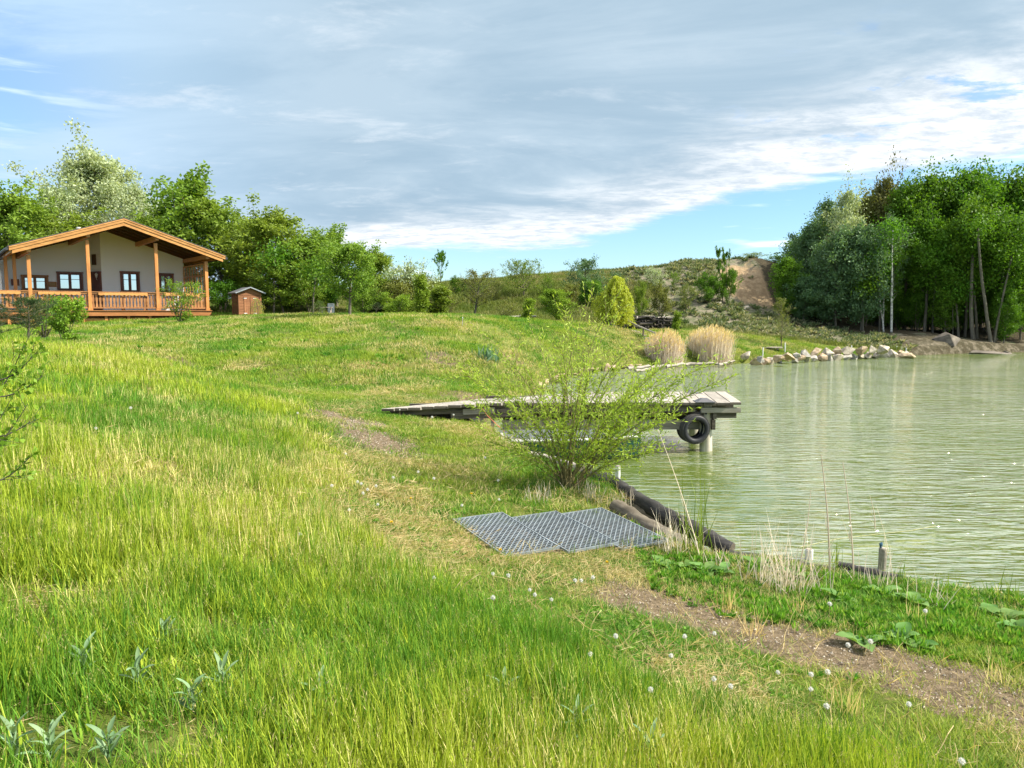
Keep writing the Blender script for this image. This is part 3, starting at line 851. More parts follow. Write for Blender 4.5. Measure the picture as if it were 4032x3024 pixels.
# things fixed to or standing on the porch
def wall_lamp(u, b, z, rz_, label):
    t = empty('wall_lamp', H3(u, b, z), rz_, label=label, cat='lamp')
    mb = MB(); mb.tube([(.0, 0, 0), (0, -.03, 0)], .06, 10); mb.tube([(0, -.03, -.02), (0, -.12, -.09), (0, -.22, -.06), (0, -.25, .02)], .012, 6); mb.build('bracket', 'white_paint', t)
    mb = MB(); mb.tube([(0, -.25, .02), (0, -.25, .05), (0, -.25, .20), (0, -.25, .22), (0, -.25, .27), (0, -.25, .31)], [.03, .045, .075, .095, .04, .012], 6); mb.build('lantern', 'white_paint', t)
wall_lamp(-.17, 5.45, 4.78, TH - R(20), 'white lantern lamp on bracket beside the red brown door')
def board(name, u0, u1, z0, z1, b, fm, pm, label, cat, rz_=None, c=None):
    t = empty(name, H3((u0 + u1) / 2, b, (z0 + z1) / 2) if c is None else c, TH if rz_ is None else rz_, label=label, cat=cat)
    w, h = u1 - u0, z1 - z0
    mb = MB()
    for z in (-h / 2, h / 2): mb.box((0, -.02, z), (w + .05, .04, .05))
    for x in (-w / 2, w / 2): mb.box((x, -.02, 0), (.05, .038, h - .05))
    mb.build('frame', fm, t)
    mb = MB(); mb.box((0, -.012, 0), (w - .03, .02, h - .03)); mb.build('panel', pm, t)
board('notice_board', -2.47, -2.13, 4.30, 4.54, 6.2, 'timber_rail', 'cork', 'small tan notice board between the two windows of the far porch wall', 'notice board')
board('notice_board', -4.22, -3.9, 4.34, 4.64, 6.18, 'timber_red', 'timber_red', 'dark red brown framed board at the left end of the porch wall', 'notice board')
pp = onw(.55, .03, 5.85)
board('wall_sign', -.2, .2, 5.5, 6.05, 0, 'timber_dark', 'timber_dark', 'tall dark wooden plaque on the wall above the lodge door', 'sign', rz_=TH + math.atan2(dv[1], dv[0]), c=H3(*pp))

def porch_table(u, b, label):
    t = empty('porch_table', H3(u, b, 2.95), TH, label=label, cat='table')
    mb = MB()
    for i in range(4): mb.box((0, -.27 + i * .18, .74), (1.3, .17, .035))
    mb.build('table_top', 'timber_rail', t)
    for x in (-.55, .55):
        for y in (-.25, .25):
            mb = MB(); mb.box((x, y, .36), (.07, .07, .72)); mb.build('leg', 'timber_rail', t)
porch_table(.9, 1.5, 'wooden table on the porch behind the middle balustrade')
porch_table(-2.6, 2.2, 'wooden table on the porch in front of the blue reflecting window')

# ================================================================ SHED
def on_ground(px, py_base, Y):
    p = onY(px, Y); return p
SX = onY(975, 42.5)
shz = SX[2] - .12
shed = empty('garden_shed', (SX[0], SX[1], shz), R(36), label='small brown wooden shed with grey felt gable roof left of the trees', cat='shed')
w, dp, h = 1.2, 1.2, 1.36
mb = MB()
for side in (0, 1):
    n = 9
    for i in range(n):
        z0 = .03 + i * h / n
        if side == 0:
            mb.cur = 0; mb.box((0, -dp / 2 * 1.0, z0 + h / n / 2), (w * 1.0, .03, h / n - .012))
            mb.box((0, dp / 2, z0 + h / n / 2), (w, .03, h / n - .012))
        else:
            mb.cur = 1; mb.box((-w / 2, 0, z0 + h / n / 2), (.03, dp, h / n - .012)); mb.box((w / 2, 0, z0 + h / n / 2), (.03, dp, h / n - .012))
mb.cur = 0
for y in (-dp / 2, dp / 2):
    mb.poly([(-w / 2, y, h + .03), (w / 2, y, h + .03), (0, y, h + .30)])
for x in (-w / 2, w / 2):
    for y in (-dp / 2, dp / 2): mb.box((x, y, h / 2 + .02), (.06, .06, h))
mb.build('wall', ['shed_wood', 'shed_wood_shaded'], shed)
mb = MB()
for s_ in (-1, 1):
    mb.hexa([(0, -dp / 2 - .2, h + .30), (s_ * (w / 2 + .22), -dp / 2 - .2, h - .02), (s_ * (w / 2 + .22), dp / 2 + .15, h - .02), (0, dp / 2 + .15, h + .30),
             (0, -dp / 2 - .2, h + .35), (s_ * (w / 2 + .22), -dp / 2 - .2, h + .03), (s_ * (w / 2 + .22), dp / 2 + .15, h + .03), (0, dp / 2 + .15, h + .35)])
rf = mb.build('roof', 'slate', shed)
mb = MB()
for s_ in (-1, 1): mb.beam((0, -dp / 2 - .205, h + .325), (s_ * (w / 2 + .22), -dp / 2 - .205, h + .005), .02, .06)
mb.build('roof_trim', 'grey_metal', rf)
for x in (-.17, .17):
    mb = MB()
    for q in range(3): mb.box((x - .105 + q * .105, -dp / 2 - .03, .62), (.098, .025, 1.12), tint=random.random())
    dd = mb.build('door', 'shed_wood', shed)
    for z in (.25, 1.08):
        mb = MB(); mb.box((x * 1.55, -dp / 2 - .05, z), (.17, .012, .035)); mb.build('hinge', 'white_paint', dd)

# ================================================================ JETTY
jet = empty('wooden_jetty', (4.0, 15.1, 0), 0, label='weathered plank jetty with ramp reaching from the bank over the water', cat='jetty')
def L(p): return (p[0] - 4.0, p[1] - 15.1, p[2])
def zdeck(x): return .90 + .13 * min(1, max(0, (x + 2.65) / 2.3))
x = -2.65; n = 0
while x < 4.66:
    wd = .272 + random.uniform(-.012, .012)
    if x + wd > 4.7: wd = 4.68 - x
    t = min(1, max(0, (x + .3) / 3.2)); t = t * t * (3 - 2 * t)
    sk0 = 2.05 * (1 - t) + .2 * t
    x1 = x + wd; t1 = min(1, max(0, (x1 + .02 + .3) / 3.2)); t1 = t1 * t1 * (3 - 2 * t1); sk1 = 2.05 * (1 - t1) + .2 * t1
    jit = random.uniform(-.03, .03); zo = random.uniform(-.006, .006)
    th_ = .05
    f0 = 15.10 + jit; b0 = (16.75 if x < -.2 else 17.0) + random.uniform(-.04, .04)
    bx0, bx1 = x + sk0, x1 + sk1 - .022
    za, zb = zdeck(x) + zo, zdeck(x) + .02 + zo
    mb = MB()
    mb.hexa([L((x, f0, za - th_)), L((x1 - .02, f0, za - th_)), L((bx1, b0, zb - th_)), L((bx0, b0, zb - th_)),
             L((x, f0, za)), L((x1 - .02, f0, za)), L((bx1, b0, zb)), L((bx0, b0, zb))], random.random())
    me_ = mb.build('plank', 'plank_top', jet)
    mb = MB(); mb.hexa([L((x + .002, f0 - .006, za - th_ - .004)), L((x1 - .022, f0 - .006, za - th_ - .004)), L((x1 - .022, f0 - .001, za - th_ - .004)), L((x + .002, f0 - .001, za - th_ - .004)),
                        L((x + .002, f0 - .006, za - .008)), L((x1 - .022, f0 - .006, za - .008)), L((x1 - .022, f0 - .001, za - .008)), L((x + .002, f0 - .001, za - .008))], random.random())
    mb.build('end_grain', 'plank_old', me_)
    x = x1
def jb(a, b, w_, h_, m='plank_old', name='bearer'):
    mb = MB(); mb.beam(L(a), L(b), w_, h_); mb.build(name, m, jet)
jb((-2.5, 15.22, .80), (-.3, 15.22, .88), .06, .12); jb((-1.25, 15.19, .76), (.2, 15.19, .83), .05, .17)
jb((-1.0, 15.16, .83), (-.35, 15.16, .865), .045, .12, 'beam_grey')
jb((-.3, 15.24, .90), (3.75, 15.24, .90), .10, .16); jb((3.85, 15.18, .865), (4.66, 15.18, .865), .10, .10, 'beam_grey'); jb((3.7, 15.27, .76), (4.6, 15.27, .76), .10, .13)
jb((-.6, 16.75, .90), (4.8, 16.75, .90), .10, .16); jb((-2.2, 16.0, .82), (4.75, 16.0, .88), .10, .15)
jb((-.2, 15.36, .54), (4.2, 15.36, .54), .07, .20, 'beam_grey', 'cross_beam'); jb((-.2, 16.6, .56), (4.3, 16.6, .56), .07, .20, 'plank_old', 'cross_beam')
jb((4.12, 15.15, .56), (4.12, 16.8, .56), .07, .20, 'plank_old', 'cross_beam'); jb((4.14, 15.15, .76), (4.14, 16.8, .76), .07, .16, 'plank_old', 'cross_beam')
jb((-2.1, 15.5, .72), (.2, 15.5, .76), .08, .18); jb((-1.6, 16.1, .70), (.6, 16.1, .74), .1, .2)
def pile(x_, y_, r_, zt, m='post_grey'):
    mb = MB(); mb.tube([L((x_ + .03, y_, -.9)), L((x_ + .015, y_, 0)), L((x_, y_, .5)), L((x_ - .01, y_, zt))], [r_ * 1.12, r_ * 1.05, r_, r_ * .95], 16)
    p = mb.build('pile', m, jet, smooth=True)
    return p
p_ = pile(4.0, 15.32, .125, .965)
mb = MB(); mb.tube([L((3.965, 15.185, .80)), L((3.965, 15.215, .80))], .028, 10); mb.build('bolt', 'rubber', p_)
pile(4.1, 16.75, .12, .965); pile(.35, 15.42, .11, .9); pile(.45, 16.6, .11, .9); pile(2.2, 15.45, .11, .9); pile(2.3, 16.7, .11, .9)
for (cx, cy) in ((3.93, 15.22), (4.08, 16.82)):
    mb = MB(); z0 = zdeck(4) + .012; s_ = .17
    mb.hexa([L((cx - s_, cy - s_ * .9, z0)), L((cx + s_, cy - s_ * .9, z0)), L((cx + s_, cy + s_ * .9, z0)), L((cx - s_, cy + s_ * .9, z0)),
             L((cx - s_ * .35, cy - s_ * .3, z0 + .065)), L((cx + s_ * .35, cy - s_ * .3, z0 + .065)), L((cx + s_ * .35, cy + s_ * .3, z0 + .065)), L((cx - s_ * .35, cy + s_ * .3, z0 + .065))])
    mb.box(L((cx, cy, z0 - .004)), (s_ * 2.25, s_ * 2.05, .014))
    mb.build('post_cap', 'slate', jet)
for (sx_, sy_) in ((-.62, 15.28), (-.40, 15.32)):
    mb = MB(); mb.box(L((sx_, sy_, .5)), (.07, .07, .7)); mb.build('stake', 'beam_grey', jet)

# tyres hung as fenders
def tyre(loc, rx, rz_, label, worn=True):
    t = empty('car_tyre', loc, 0, label=label, cat='tyre', group='tyres hung on the jetty post')
    t.rotation_euler = (rx, 0, rz_)
    prof = []
    Ro, Ri, hw = .30, .185, .095
    pr = [(Ri, -hw * .62), (Ri + .03, -hw * .95), (Ri + .07, -hw * 1.05), (Ro - .03, -hw * .95), (Ro - .008, -hw * .82), (Ro, -hw * .55), (Ro, hw * .55), (Ro - .008, hw * .82), (Ro - .03, hw * .95), (Ri + .07, hw * 1.05), (Ri + .03, hw * .95), (Ri, hw * .62),
          (Ri + .012, hw * .55), (Ri + .07, hw * .85), (Ro - .03, hw * .5), (Ro - .03, -hw * .5), (Ri + .07, -hw * .85), (Ri + .012, -hw * .55)]
    n = 64; V = []; f = []; m = len(pr)
    for i in range(n):
        a = 2 * math.pi * i / n
        for r_, y_ in pr: V.append((r_ * math.cos(a), y_, r_ * math.sin(a)))
    for i in range(n):
        for j in range(m): f.append((i * m + j, i * m + (j + 1) % m, ((i + 1) % n) * m + (j + 1) % m, ((i + 1) % n) * m + j))
    mb = MB(); mb.add(V, f); mb.build('carcass', 'rubber', t, smooth=True)
    mb = MB()
    for i in range(72):
        a = 2 * math.pi * i / 72
        for j, y_ in enumerate((-.07, -.035, 0, .035, .07)):
            a2 = a + (j % 2) * .03
            M = np.array([[math.cos(a2), 0, -math.sin(a2)], [0, 1, 0], [math.sin(a2), 0, math.cos(a2)]])
            r_ = Ro + .003 - (.006 if abs(y_) > .05 else 0)
            mb.box((r_ * math.cos(a2), y_, r_ * math.sin(a2)), (.012, .028, .019), M)
    mb.build('tread', 'rubber_worn', t)
    return t
tyre((3.72, 15.10, .49), R(4), R(14), 'black car tyre with worn tread hanging on the near face of the jetty post')
tyre((3.78, 15.62, .43), R(-3), R(10), 'second black tyre half hidden behind the front tyre under the deck')
t = MB(); t.tube([(3.72, 15.09, .66), (3.80, 15.11, .80), (3.95, 15.19, .90)], .012, 6); t.build('tyre_rope', 'rubber', label='dark rope holding the front tyre to the jetty post', cat='rope')

# boat moored under the jetty
bt = empty('rowing_boat', (.95, 14.75, 0), R(2), label='dark green rowing boat with white gunwale moored beside the jetty behind the willow', cat='boat')
def hull(r, inset, z0, z1, n=26):
    pass
st = []
for i, s_ in enumerate(np.linspace(0, 1, 17)):
    X = -1.5 + 3.05 * s_
    half = .60 * (1 - max(0, (s_ - .55) / .45) ** 2.2 * .35) * (1 - max(0, (.12 - s_) / .12) * .25)
    st.append((X, half, .40 + .05 * s_ ** 2, -.10 + .05 * max(0, s_ - .7)))
def shell(off):
    V = []; f = []; k_ = 7
    for X, hf, zt, zb in st:
        for t_ in np.linspace(-1, 1, k_):
            y = (hf - off) * math.copysign(min(1, abs(t_) ** .55), t_); z = (zb + off) + (zt - zb - off) * abs(t_) ** 2.6
            V.append((X, y, z))
    for i in range(len(st) - 1):
        for j in range(k_ - 1): f.append((i * k_ + j, i * k_ + j + 1, (i + 1) * k_ + j + 1, (i + 1) * k_ + j))
    f += [tuple(range(k_)), tuple((len(st) - 1) * k_ + j for j in reversed(range(k_)))]
    return V, f
mb = MB(); mb.add(*shell(0)); mb.build('hull', 'boat_green', bt, smooth=False)
mb = MB(); mb.add(*shell(.035)); mb.build('inner_hull', 'boat_white', bt)
mb = MB()
for s_ in (-1, 1): mb.tube([(X, s_ * hf, zt + .005) for X, hf, zt, zb in st], .032, 6)
mb.tube([(-1.5, -st[0][1], .405), (-1.5, st[0][1], .405)], .032, 6); mb.tube([(1.55, -st[-1][1], .455), (1.55, st[-1][1], .455)], .032, 6)
mb.build('gunwale', 'boat_white', bt)
for X in (-.9, .1, .95):
    mb = MB(); mb.box((X, 0, .26), (.26, 1.02, .03)); mb.build('thwart', 'beam_grey', bt)
mb = MB(); mb.box((-1.3, 0, .385), (.38, .9, .02)); mb.build('stern_deck', 'boat_white', bt)
mb = MB(); mb.tube([(-.62, 15.08, .93), (-.50, 15.0, .78), (-.30, 14.92, .60), (-.15, 14.9, .47)], .009, 5)
mb.build('mooring_rope', 'rope_orange', label='short orange red mooring rope hanging from the ramp edge', cat='rope')

# ================================================================ LOGS ALONG THE BANK
def log(pts, r, m, label, name='bank_log', group='logs edging the bank'):
    o = empty(name, pts[0], 0, label=label, cat='log', group=group)
    pts = np.array(pts); rel = pts - pts[0]
    ts = np.linspace(0, 1, max(8, len(pts) * 6)); tt = np.linspace(0, 1, len(pts))
    C = np.stack([np.interp(ts, tt, rel[:, i]) for i in range(3)], 1)
    # smooth
    for _ in range(3): C[1:-1] = (C[:-2] + 2 * C[1:-1] + C[2:]) / 4
    C += rng.normal(0, r * .06, C.shape)
    rr = r * (1 + rng.normal(0, .045, len(C))) * np.linspace(1, .9, len(C))
    mb = MB(); mb.tube(C, rr, 14, cap=False); mb.build('trunk', m, o, smooth=True)
    for e, s_ in ((0, -1), (-1, 1)):
        mb = MB(); d_ = C[e] - C[1 if e == 0 else -2]; d_ /= np.linalg.norm(d_)
        mb.tube([C[e] - d_ * .01, C[e] + d_ * .006], rr[e] * .99, 14); mb.build('cut_end', 'log_brown', o)
    return o
a3 = lambda px, py, z: tuple(atz(px, py, z))
log([a3(2385, 1888, .42), a3(2480, 1945, .40), a3(2600, 2022, .36), a3(2760, 2100, .26), a3(2880, 2172, .14)], .11, 'log_black', 'long blackened log sloping down to the water beside the metal grates')
log([a3(2430, 1960, .30), a3(2560, 2035, .27), a3(2720, 2110, .16)], .10, 'log_brown', 'brown log wedged between the blackened log and the grey one')
log([a3(2425, 2000, .40), a3(2560, 2080, .38), a3(2690, 2150, .32), a3(2800, 2210, .24)], .11, 'log_brown', 'thick grey brown log lying against the edge of the metal grates')
log([a3(2300, 1872, .42), a3(2400, 1905, .42)], .10, 'log_black', 'short black log end poking out right of the willow base')
log([a3(1868, 1650, .45), a3(1872, 1690, .36), a3(1900, 1712, .30), a3(1960, 1740, .22), a3(2030, 1775, .2)], .085, 'log_grey', 'pale grey log curving along the bank under the ramp')
log([a3(1985, 1752, .33), a3(2050, 1785, .30), a3(2180, 1812, .22), a3(2290, 1850, .2)], .09, 'log_grey', 'weathered grey log on the bank below the boat stern')
log([a3(2860, 2190, .10), a3(3080, 2222, .07), a3(3330, 2270, .06), a3(3600, 2318, .05), (4.45, 7.02, .06), (5.3, 6.55, .05)], .075, 'log_black', 'half buried dark log along the waterline behind the green herbs')
log([a3(3300, 2232, .10), a3(3450, 2262, .10), a3(3560, 2290, .09)], .06, 'log_black', 'short dark log behind the tall dry stalks')

def round_stake(px, py, z, r, h, m, label, top=None):
    p = atz(px, py, z); o = empty('round_post', (p[0], p[1], z), 0, label=label, cat='post')
    mb = MB(); mb.tube([(0, 0, -.5), (0, 0, h * .5), (0, 0, h)], r, 16, cap=True); mb.build('shaft', m, o, smooth=False)
    mb = MB(); mb.tube([(0, 0, h + .001), (0, 0, h + .008)], r * .8, 12); mb.build('top_face', 'log_grey', o)
    if top: mb = MB(); mb.tube([(-r * .6, 0, h + .008), (-r * .6, 0, h + .05), (-r * .3, 0, h + .07)], [.012, .02, .006], 6); mb.build('knob', top, o)
    return o
round_stake(3473, 2240, 0, .042, .235, 'beam_grey', 'grey round post standing in the water behind tall dry stalks', 'barrel_blue')
round_stake(3185, 2200, 0, .045, .11, 'white_plastic', 'short white capped pipe at the waterline in dry grass')
round_stake(2432, 1905, .2, .04, .28, 'white_plastic', 'white plastic pipe behind the end of the blackened log')
mb = MB(); p0 = atz(2395, 1900, .38)
mb.hexa([p0 + np.array(v) for v in ((-.05, 0, 0), (.14, 0, -.05), (.14, .12, -.04), (-.04, .14, .02), (-.04, 0, .03), (.13, 0, .0), (.14, .12, .01), (-.03, .14, .06))])
mb.build('plastic_sheet', 'white_plastic', label='crumpled white plastic scrap beside the blackened log end', cat='plastic scrap')

# ================================================================ METAL GRATES
def grate(org, d, wd_, ln, label, tz=0.0):
    d = np.array(d, float); d /= np.linalg.norm(d); zz = max(gz(org[0], org[1]), gz(org[0] + d[0] * ln, org[1] + d[1] * ln)) + .055 + tz
    rot = math.atan2(d[1], d[0]) + math.pi / 2     # local -Y along d, local X across
    z0_ = gz(org[0], org[1]); zc_ = gz(org[0] + d[0] * ln + .3, org[1] + d[1] * ln + .2); zz = max(z0_, gz(org[0] + .55, org[1] + .28)) + .012 + tz
    o = empty('metal_grate', (org[0], org[1], zz), rot, label=label, cat='grate', group='expanded metal grates on the ground')
    o.rotation_euler.x = math.atan2(zz - zc_ - .05, ln)
    mb = MB()
    for x_ in (.006, wd_ - .006): mb.box((x_, -ln / 2, 0), (.012, ln, .030))
    for y_ in (-.007, -ln + .007): mb.box((wd_ / 2, y_, -.001), (wd_ - .026, .014, .028))
    mb.build('frame', 'galvanised', o)
    mb = MB(); p = .060; q = .037; y_ = -.04
    nx = int((wd_ - .05) / p); ny = int((ln - .05) / q)
    px_ = (wd_ - .05) / nx; qy = (ln - .05) / ny
    for iy in range(ny):
        for ix in range(nx):
            x0 = .025 + ix * px_; y0 = -.025 - iy * qy
            off = 0 if iy % 2 == 0 else 1
            a = (x0, y0, .004); c = (x0 + px_, y0, .004); m_ = (x0 + px_ / 2, y0 - qy, .004); t_ = (x0 + px_ / 2, y0, .004); a2 = (x0, y0 - qy, .004); c2 = (x0 + px_, y0 - qy, .004)
            segs = ((a, m_), (c, m_)) if off == 0 else ((t_, a2), (t_, c2))
            for s0, s1 in segs:
                s0 = np.array(s0); s1 = np.array(s1); dd_ = unit(s1 - s0); nn = np.array([-dd_[1], dd_[0], 0]) * .0048
                h_ = np.array([0, 0, .011])
                mb.add([s0 - nn, s0 + nn, s1 + nn, s1 - nn, s0 - nn + h_, s0 + nn + h_, s1 + nn + h_, s1 - nn + h_], [(4, 5, 6, 7), (0, 1, 5, 4), (2, 3, 7, 6), (1, 2, 6, 5), (3, 0, 4, 7)], .5)
    mb.build('mesh_panel', 'galvanised', o)
    return o
grate((-.66, 8.10), (.47, -.88), .62, 1.25, 'metal grate nearest the long grass, its left frame lifted')
grate((-.03, 8.37), (.47, -.88), .62, 1.25, 'metal grate in the middle of the three', .012)
grate((.53, 8.56), (.47, -.88), .62, 1.25, 'metal grate lying against the brown logs', .02)

# ================================================================ TREES AND SHRUBS
def curve(p, d, Ln, n=6, lift=0.0, wob=.12, g=None):
    """a bending limb: n points from p along d, pulled up (lift>0) or down"""
    pts = [np.array(p, float)]; d = unit(np.array(d, float)); st = Ln / (n - 1)
    for i in range(n - 1):
        d = unit(d + np.array([0, 0, lift / (n - 1)]) + g.normal(0, wob, 3)); pts.append(pts[-1] + d * st)
    return np.array(pts)


def plant(seed, H, CR, th, nl, leaf, nb=26, up=.5, lift=.6, prof='oval', trunk_r=.10, nsub=6, spread=.22, lw=.55, shoots=0, lean=(0, 0), leafdir='rand', sublen=.42, stems=1, start=.25, forks=0, tw=1.0, wob=.12):
    """returns limb tubes and leaf quads of one plant of height H, crown radius CR, bare stem up to th"""
    g = np.random.default_rng(seed); tubes = []; SP = []; SD = []
    def prof_r(t):
        if prof == 'oval': return max(.12, math.sin(math.pi * (.10 + .86 * t) ** .85)) ** .8
        if prof == 'cone': return max(.08, 1 - t) ** .8
        if prof == 'vase': return .45 + .55 * math.sin(math.pi * min(1, t * .9 + .05))
        if prof == 'col': return .75 + .25 * math.sin(math.pi * t)
        if prof == 'dome': return max(.15, math.cos(t * 1.35))
        return 1
    stemlist = []
    for s in range(stems):
        if stems == 1: d0 = np.array([lean[0], lean[1], 1.]); bp = np.zeros(3); hh = H
        else:
            a = s * 2.4 + g.random(); tilt = .10 + .35 * g.random()
            d0 = np.array([math.cos(a) * tilt + lean[0], math.sin(a) * tilt + lean[1], 1]); bp = np.array([math.cos(a), math.sin(a), 0]) * .05 * H * .3; hh = H * (.72 + .28 * g.random())
        t_ = curve(bp, d0, hh * .96, 9, .25, .035 if stems == 1 else .06, g); t_[:, 2] *= hh * .96 / max(t_[-1, 2], .1)
        rr = trunk_r * (1 - np.linspace(0, 1, 9)) ** .8 / (1 if stems == 1 else 1.6) + .006 * tw
        tubes.append((t_, rr, 8)); stemlist.append((t_, hh, rr))
    per = max(3, nb // stems)
    for t_, hh, rr in stemlist:
        for i in range(per):
            f = (i + g.random() * .8) / per
            z = th + (hh * .95 - th) * f
            tt = np.interp(z, t_[:, 2], np.linspace(0, 1, 9)); p = np.array([np.interp(z, t_[:, 2], t_[:, k_]) for k_ in range(3)])
            r0 = np.interp(tt, np.linspace(0, 1, 9), rr) * .45
            a = i * 2.399 + g.normal(0, .3)
            Ln = CR * prof_r(f) * (.72 + .45 * g.random()) / (1 if stems == 1 else 1.5)
            d = np.array([math.cos(a), math.sin(a), up + .6 * (f ** 2) * abs(up)])
            c = curve(p, d, max(Ln, .12) * 1.12, 6, lift, wob, g)
            tubes.append((c, np.linspace(max(r0, .007 * tw), .003 * tw, 6), 5))
            for q in np.linspace(start, 1, 7): 
                k_ = q * 5; j = min(4, int(k_)); pp = c[j] + (c[j + 1] - c[j]) * (k_ - j); SP.append(pp); SD.append(unit(c[j + 1] - c[j]))
            for s in range(nsub):
                q = start + (1 - start) * g.random(); k_ = q * 5; j = min(4, int(k_)); pp = c[j] + (c[j + 1] - c[j]) * (k_ - j)
                dd = unit(unit(c[j + 1] - c[j]) + g.normal(0, .65, 3) + np.array([0, 0, lift * .3]))
                Ls = Ln * sublen * (.5 + g.random()) * (1.15 - q * .5)
                c2 = curve(pp, dd, Ls, 4, lift * .8, wob * 1.3, g)
                tubes.append((c2, np.linspace(.006 * tw, .002 * tw, 4), 3))
                for v_ in (0.35, .6, .8, 1.0):
                    k2 = v_ * 3; j2 = min(2, int(k2)); SP.append(c2[j2] + (c2[j2 + 1] - c2[j2]) * (k2 - j2)); SD.append(unit(c2[j2 + 1] - c2[j2]))
    for s in range(shoots):          # long upright shoots out of the top of the crown
        b_ = np.array(SP)[g.integers(len(SP))] if s % 3 else stemlist[0][0][-2]
        if b_[2] < H * .62: b_ = b_ * np.array([1, 1, 0]) + np.array([0, 0, H * .74])
        c = curve(b_, np.array([b_[0] / CR * .4, b_[1] / CR * .4, 1]), H * .20 * (.6 + .6 * g.random()), 6, .2, .08, g)
        tubes.append((c, np.linspace(.014 * tw, .004 * tw, 6), 4))
        for q in np.linspace(.2, 1, 12): 
            k_ = q * 5; j = min(4, int(k_)); SP.append(c[j] + (c[j + 1] - c[j]) * (k_ - j)); SD.append(unit(c[j + 1] - c[j]))
    SP = np.array(SP); SD = np.array(SD)
    fz = H / np.percentile(SP[:, 2], 99.8); fr = CR / np.percentile(np.hypot(SP[:, 0], SP[:, 1]), 97)
    S3 = np.array([fr, fr, fz]); SP = SP * S3; tubes = [(c * S3, r, n_) for c, r, n_ in tubes]
    # leaf clumps: some sprays carry many leaves, some few
    wgt = g.random(len(SP)) ** 1.6 + .08; wgt /= wgt.sum()
    idx = g.choice(len(SP), nl, p=wgt)
    off = g.normal(0, 1, (nl, 3)) * spread * np.array([1, 1, .75])
    P = SP[idx] + off
    P[:, 2] = np.maximum(P[:, 2], .03)
    if leafdir == 'rand': D = unit(g.normal(0, 1, (nl, 3)) + np.array([0, 0, -.15]))
    elif leafdir == 'along': D = unit(SD[idx] + g.normal(0, .45, (nl, 3)))
    elif leafdir == 'down': D = unit(np.array([0, 0, -1.]) + g.normal(0, .35, (nl, 3)))
    elif leafdir == 'up': D = unit(SD[idx] + np.array([0, 0, .8]) + g.normal(0, .5, (nl, 3)))
    L_ = leaf * (.65 + .7 * g.random(nl))
    V = leaf_quads(P, D, L_, L_ * lw, g)
    tint = np.clip(.25 + .6 * g.random(nl) * (.4 + wgt[idx] / wgt.max()), 0, 1)
    return tubes, V, tint


CACHE = {}

def make_plant(name, key, loc, label, cat='tree', leaf_m='leaf_green', bark='bark', rz_=0.0, scale=1.0, group=None, crown='crown', **kw):
    """first of a kind builds its meshes, later ones copy them"""
    o = empty(name, loc, rz_, label=label, cat=cat, group=group)
    o.scale = scale if isinstance(scale, tuple) else (scale,) * 3
    kk = (key, leaf_m, bark)
    if kk not in CACHE:
        tubes, V, tint = plant(**kw)
        mb = MB()
        for c, r, n_ in tubes: mb.tube(c, r, n_, cap=False)
        t_ = mb.build('trunk' if cat == 'tree' else 'stem', bark, o, smooth=True)
        c_ = quads_mesh(crown, V, leaf_m, o, tint)
        CACHE[kk] = (t_, c_)
    else:
        for src in CACHE[kk]:
            c = src.copy(); COL.objects.link(c); c.parent = o
    return o


def zat(px, py, Y): return float(atY(px, py, Y)[2])

def tree_at(name, key, px, Y, top, wpx, label, K, base_dz=-.05, **kw):
    """plant standing at picture column px, depth Y, reaching picture row top, crown about wpx wide"""
    p = onY(px, Y); H = zat(px, top, Y) - p[2]; wid = wpx / F * Y
    key = f'{key}' + repr(sorted((a, str(b_)) for a, b_ in kw.items() if a not in ('cat', 'leaf_m', 'bark', 'group'))); k_ = dict(KIND[K]); k_.update(kw)
    H0 = k_.pop('H'); CR0 = k_.pop('CR')
    sx = wid / 2 / CR0 * 1.04; sz = H / H0
    return make_plant(name, K + str(key), (p[0], p[1], p[2] + base_dz), label, rz_=random.uniform(0, 6.28), scale=(sx, sx, sz), seed=hash_(K + str(key)), H=H0, CR=CR0 * .95, **k_)

def hash_(s): return sum((i + 1) * 131 * ord(c) for i, c in enumerate(s)) % 99991


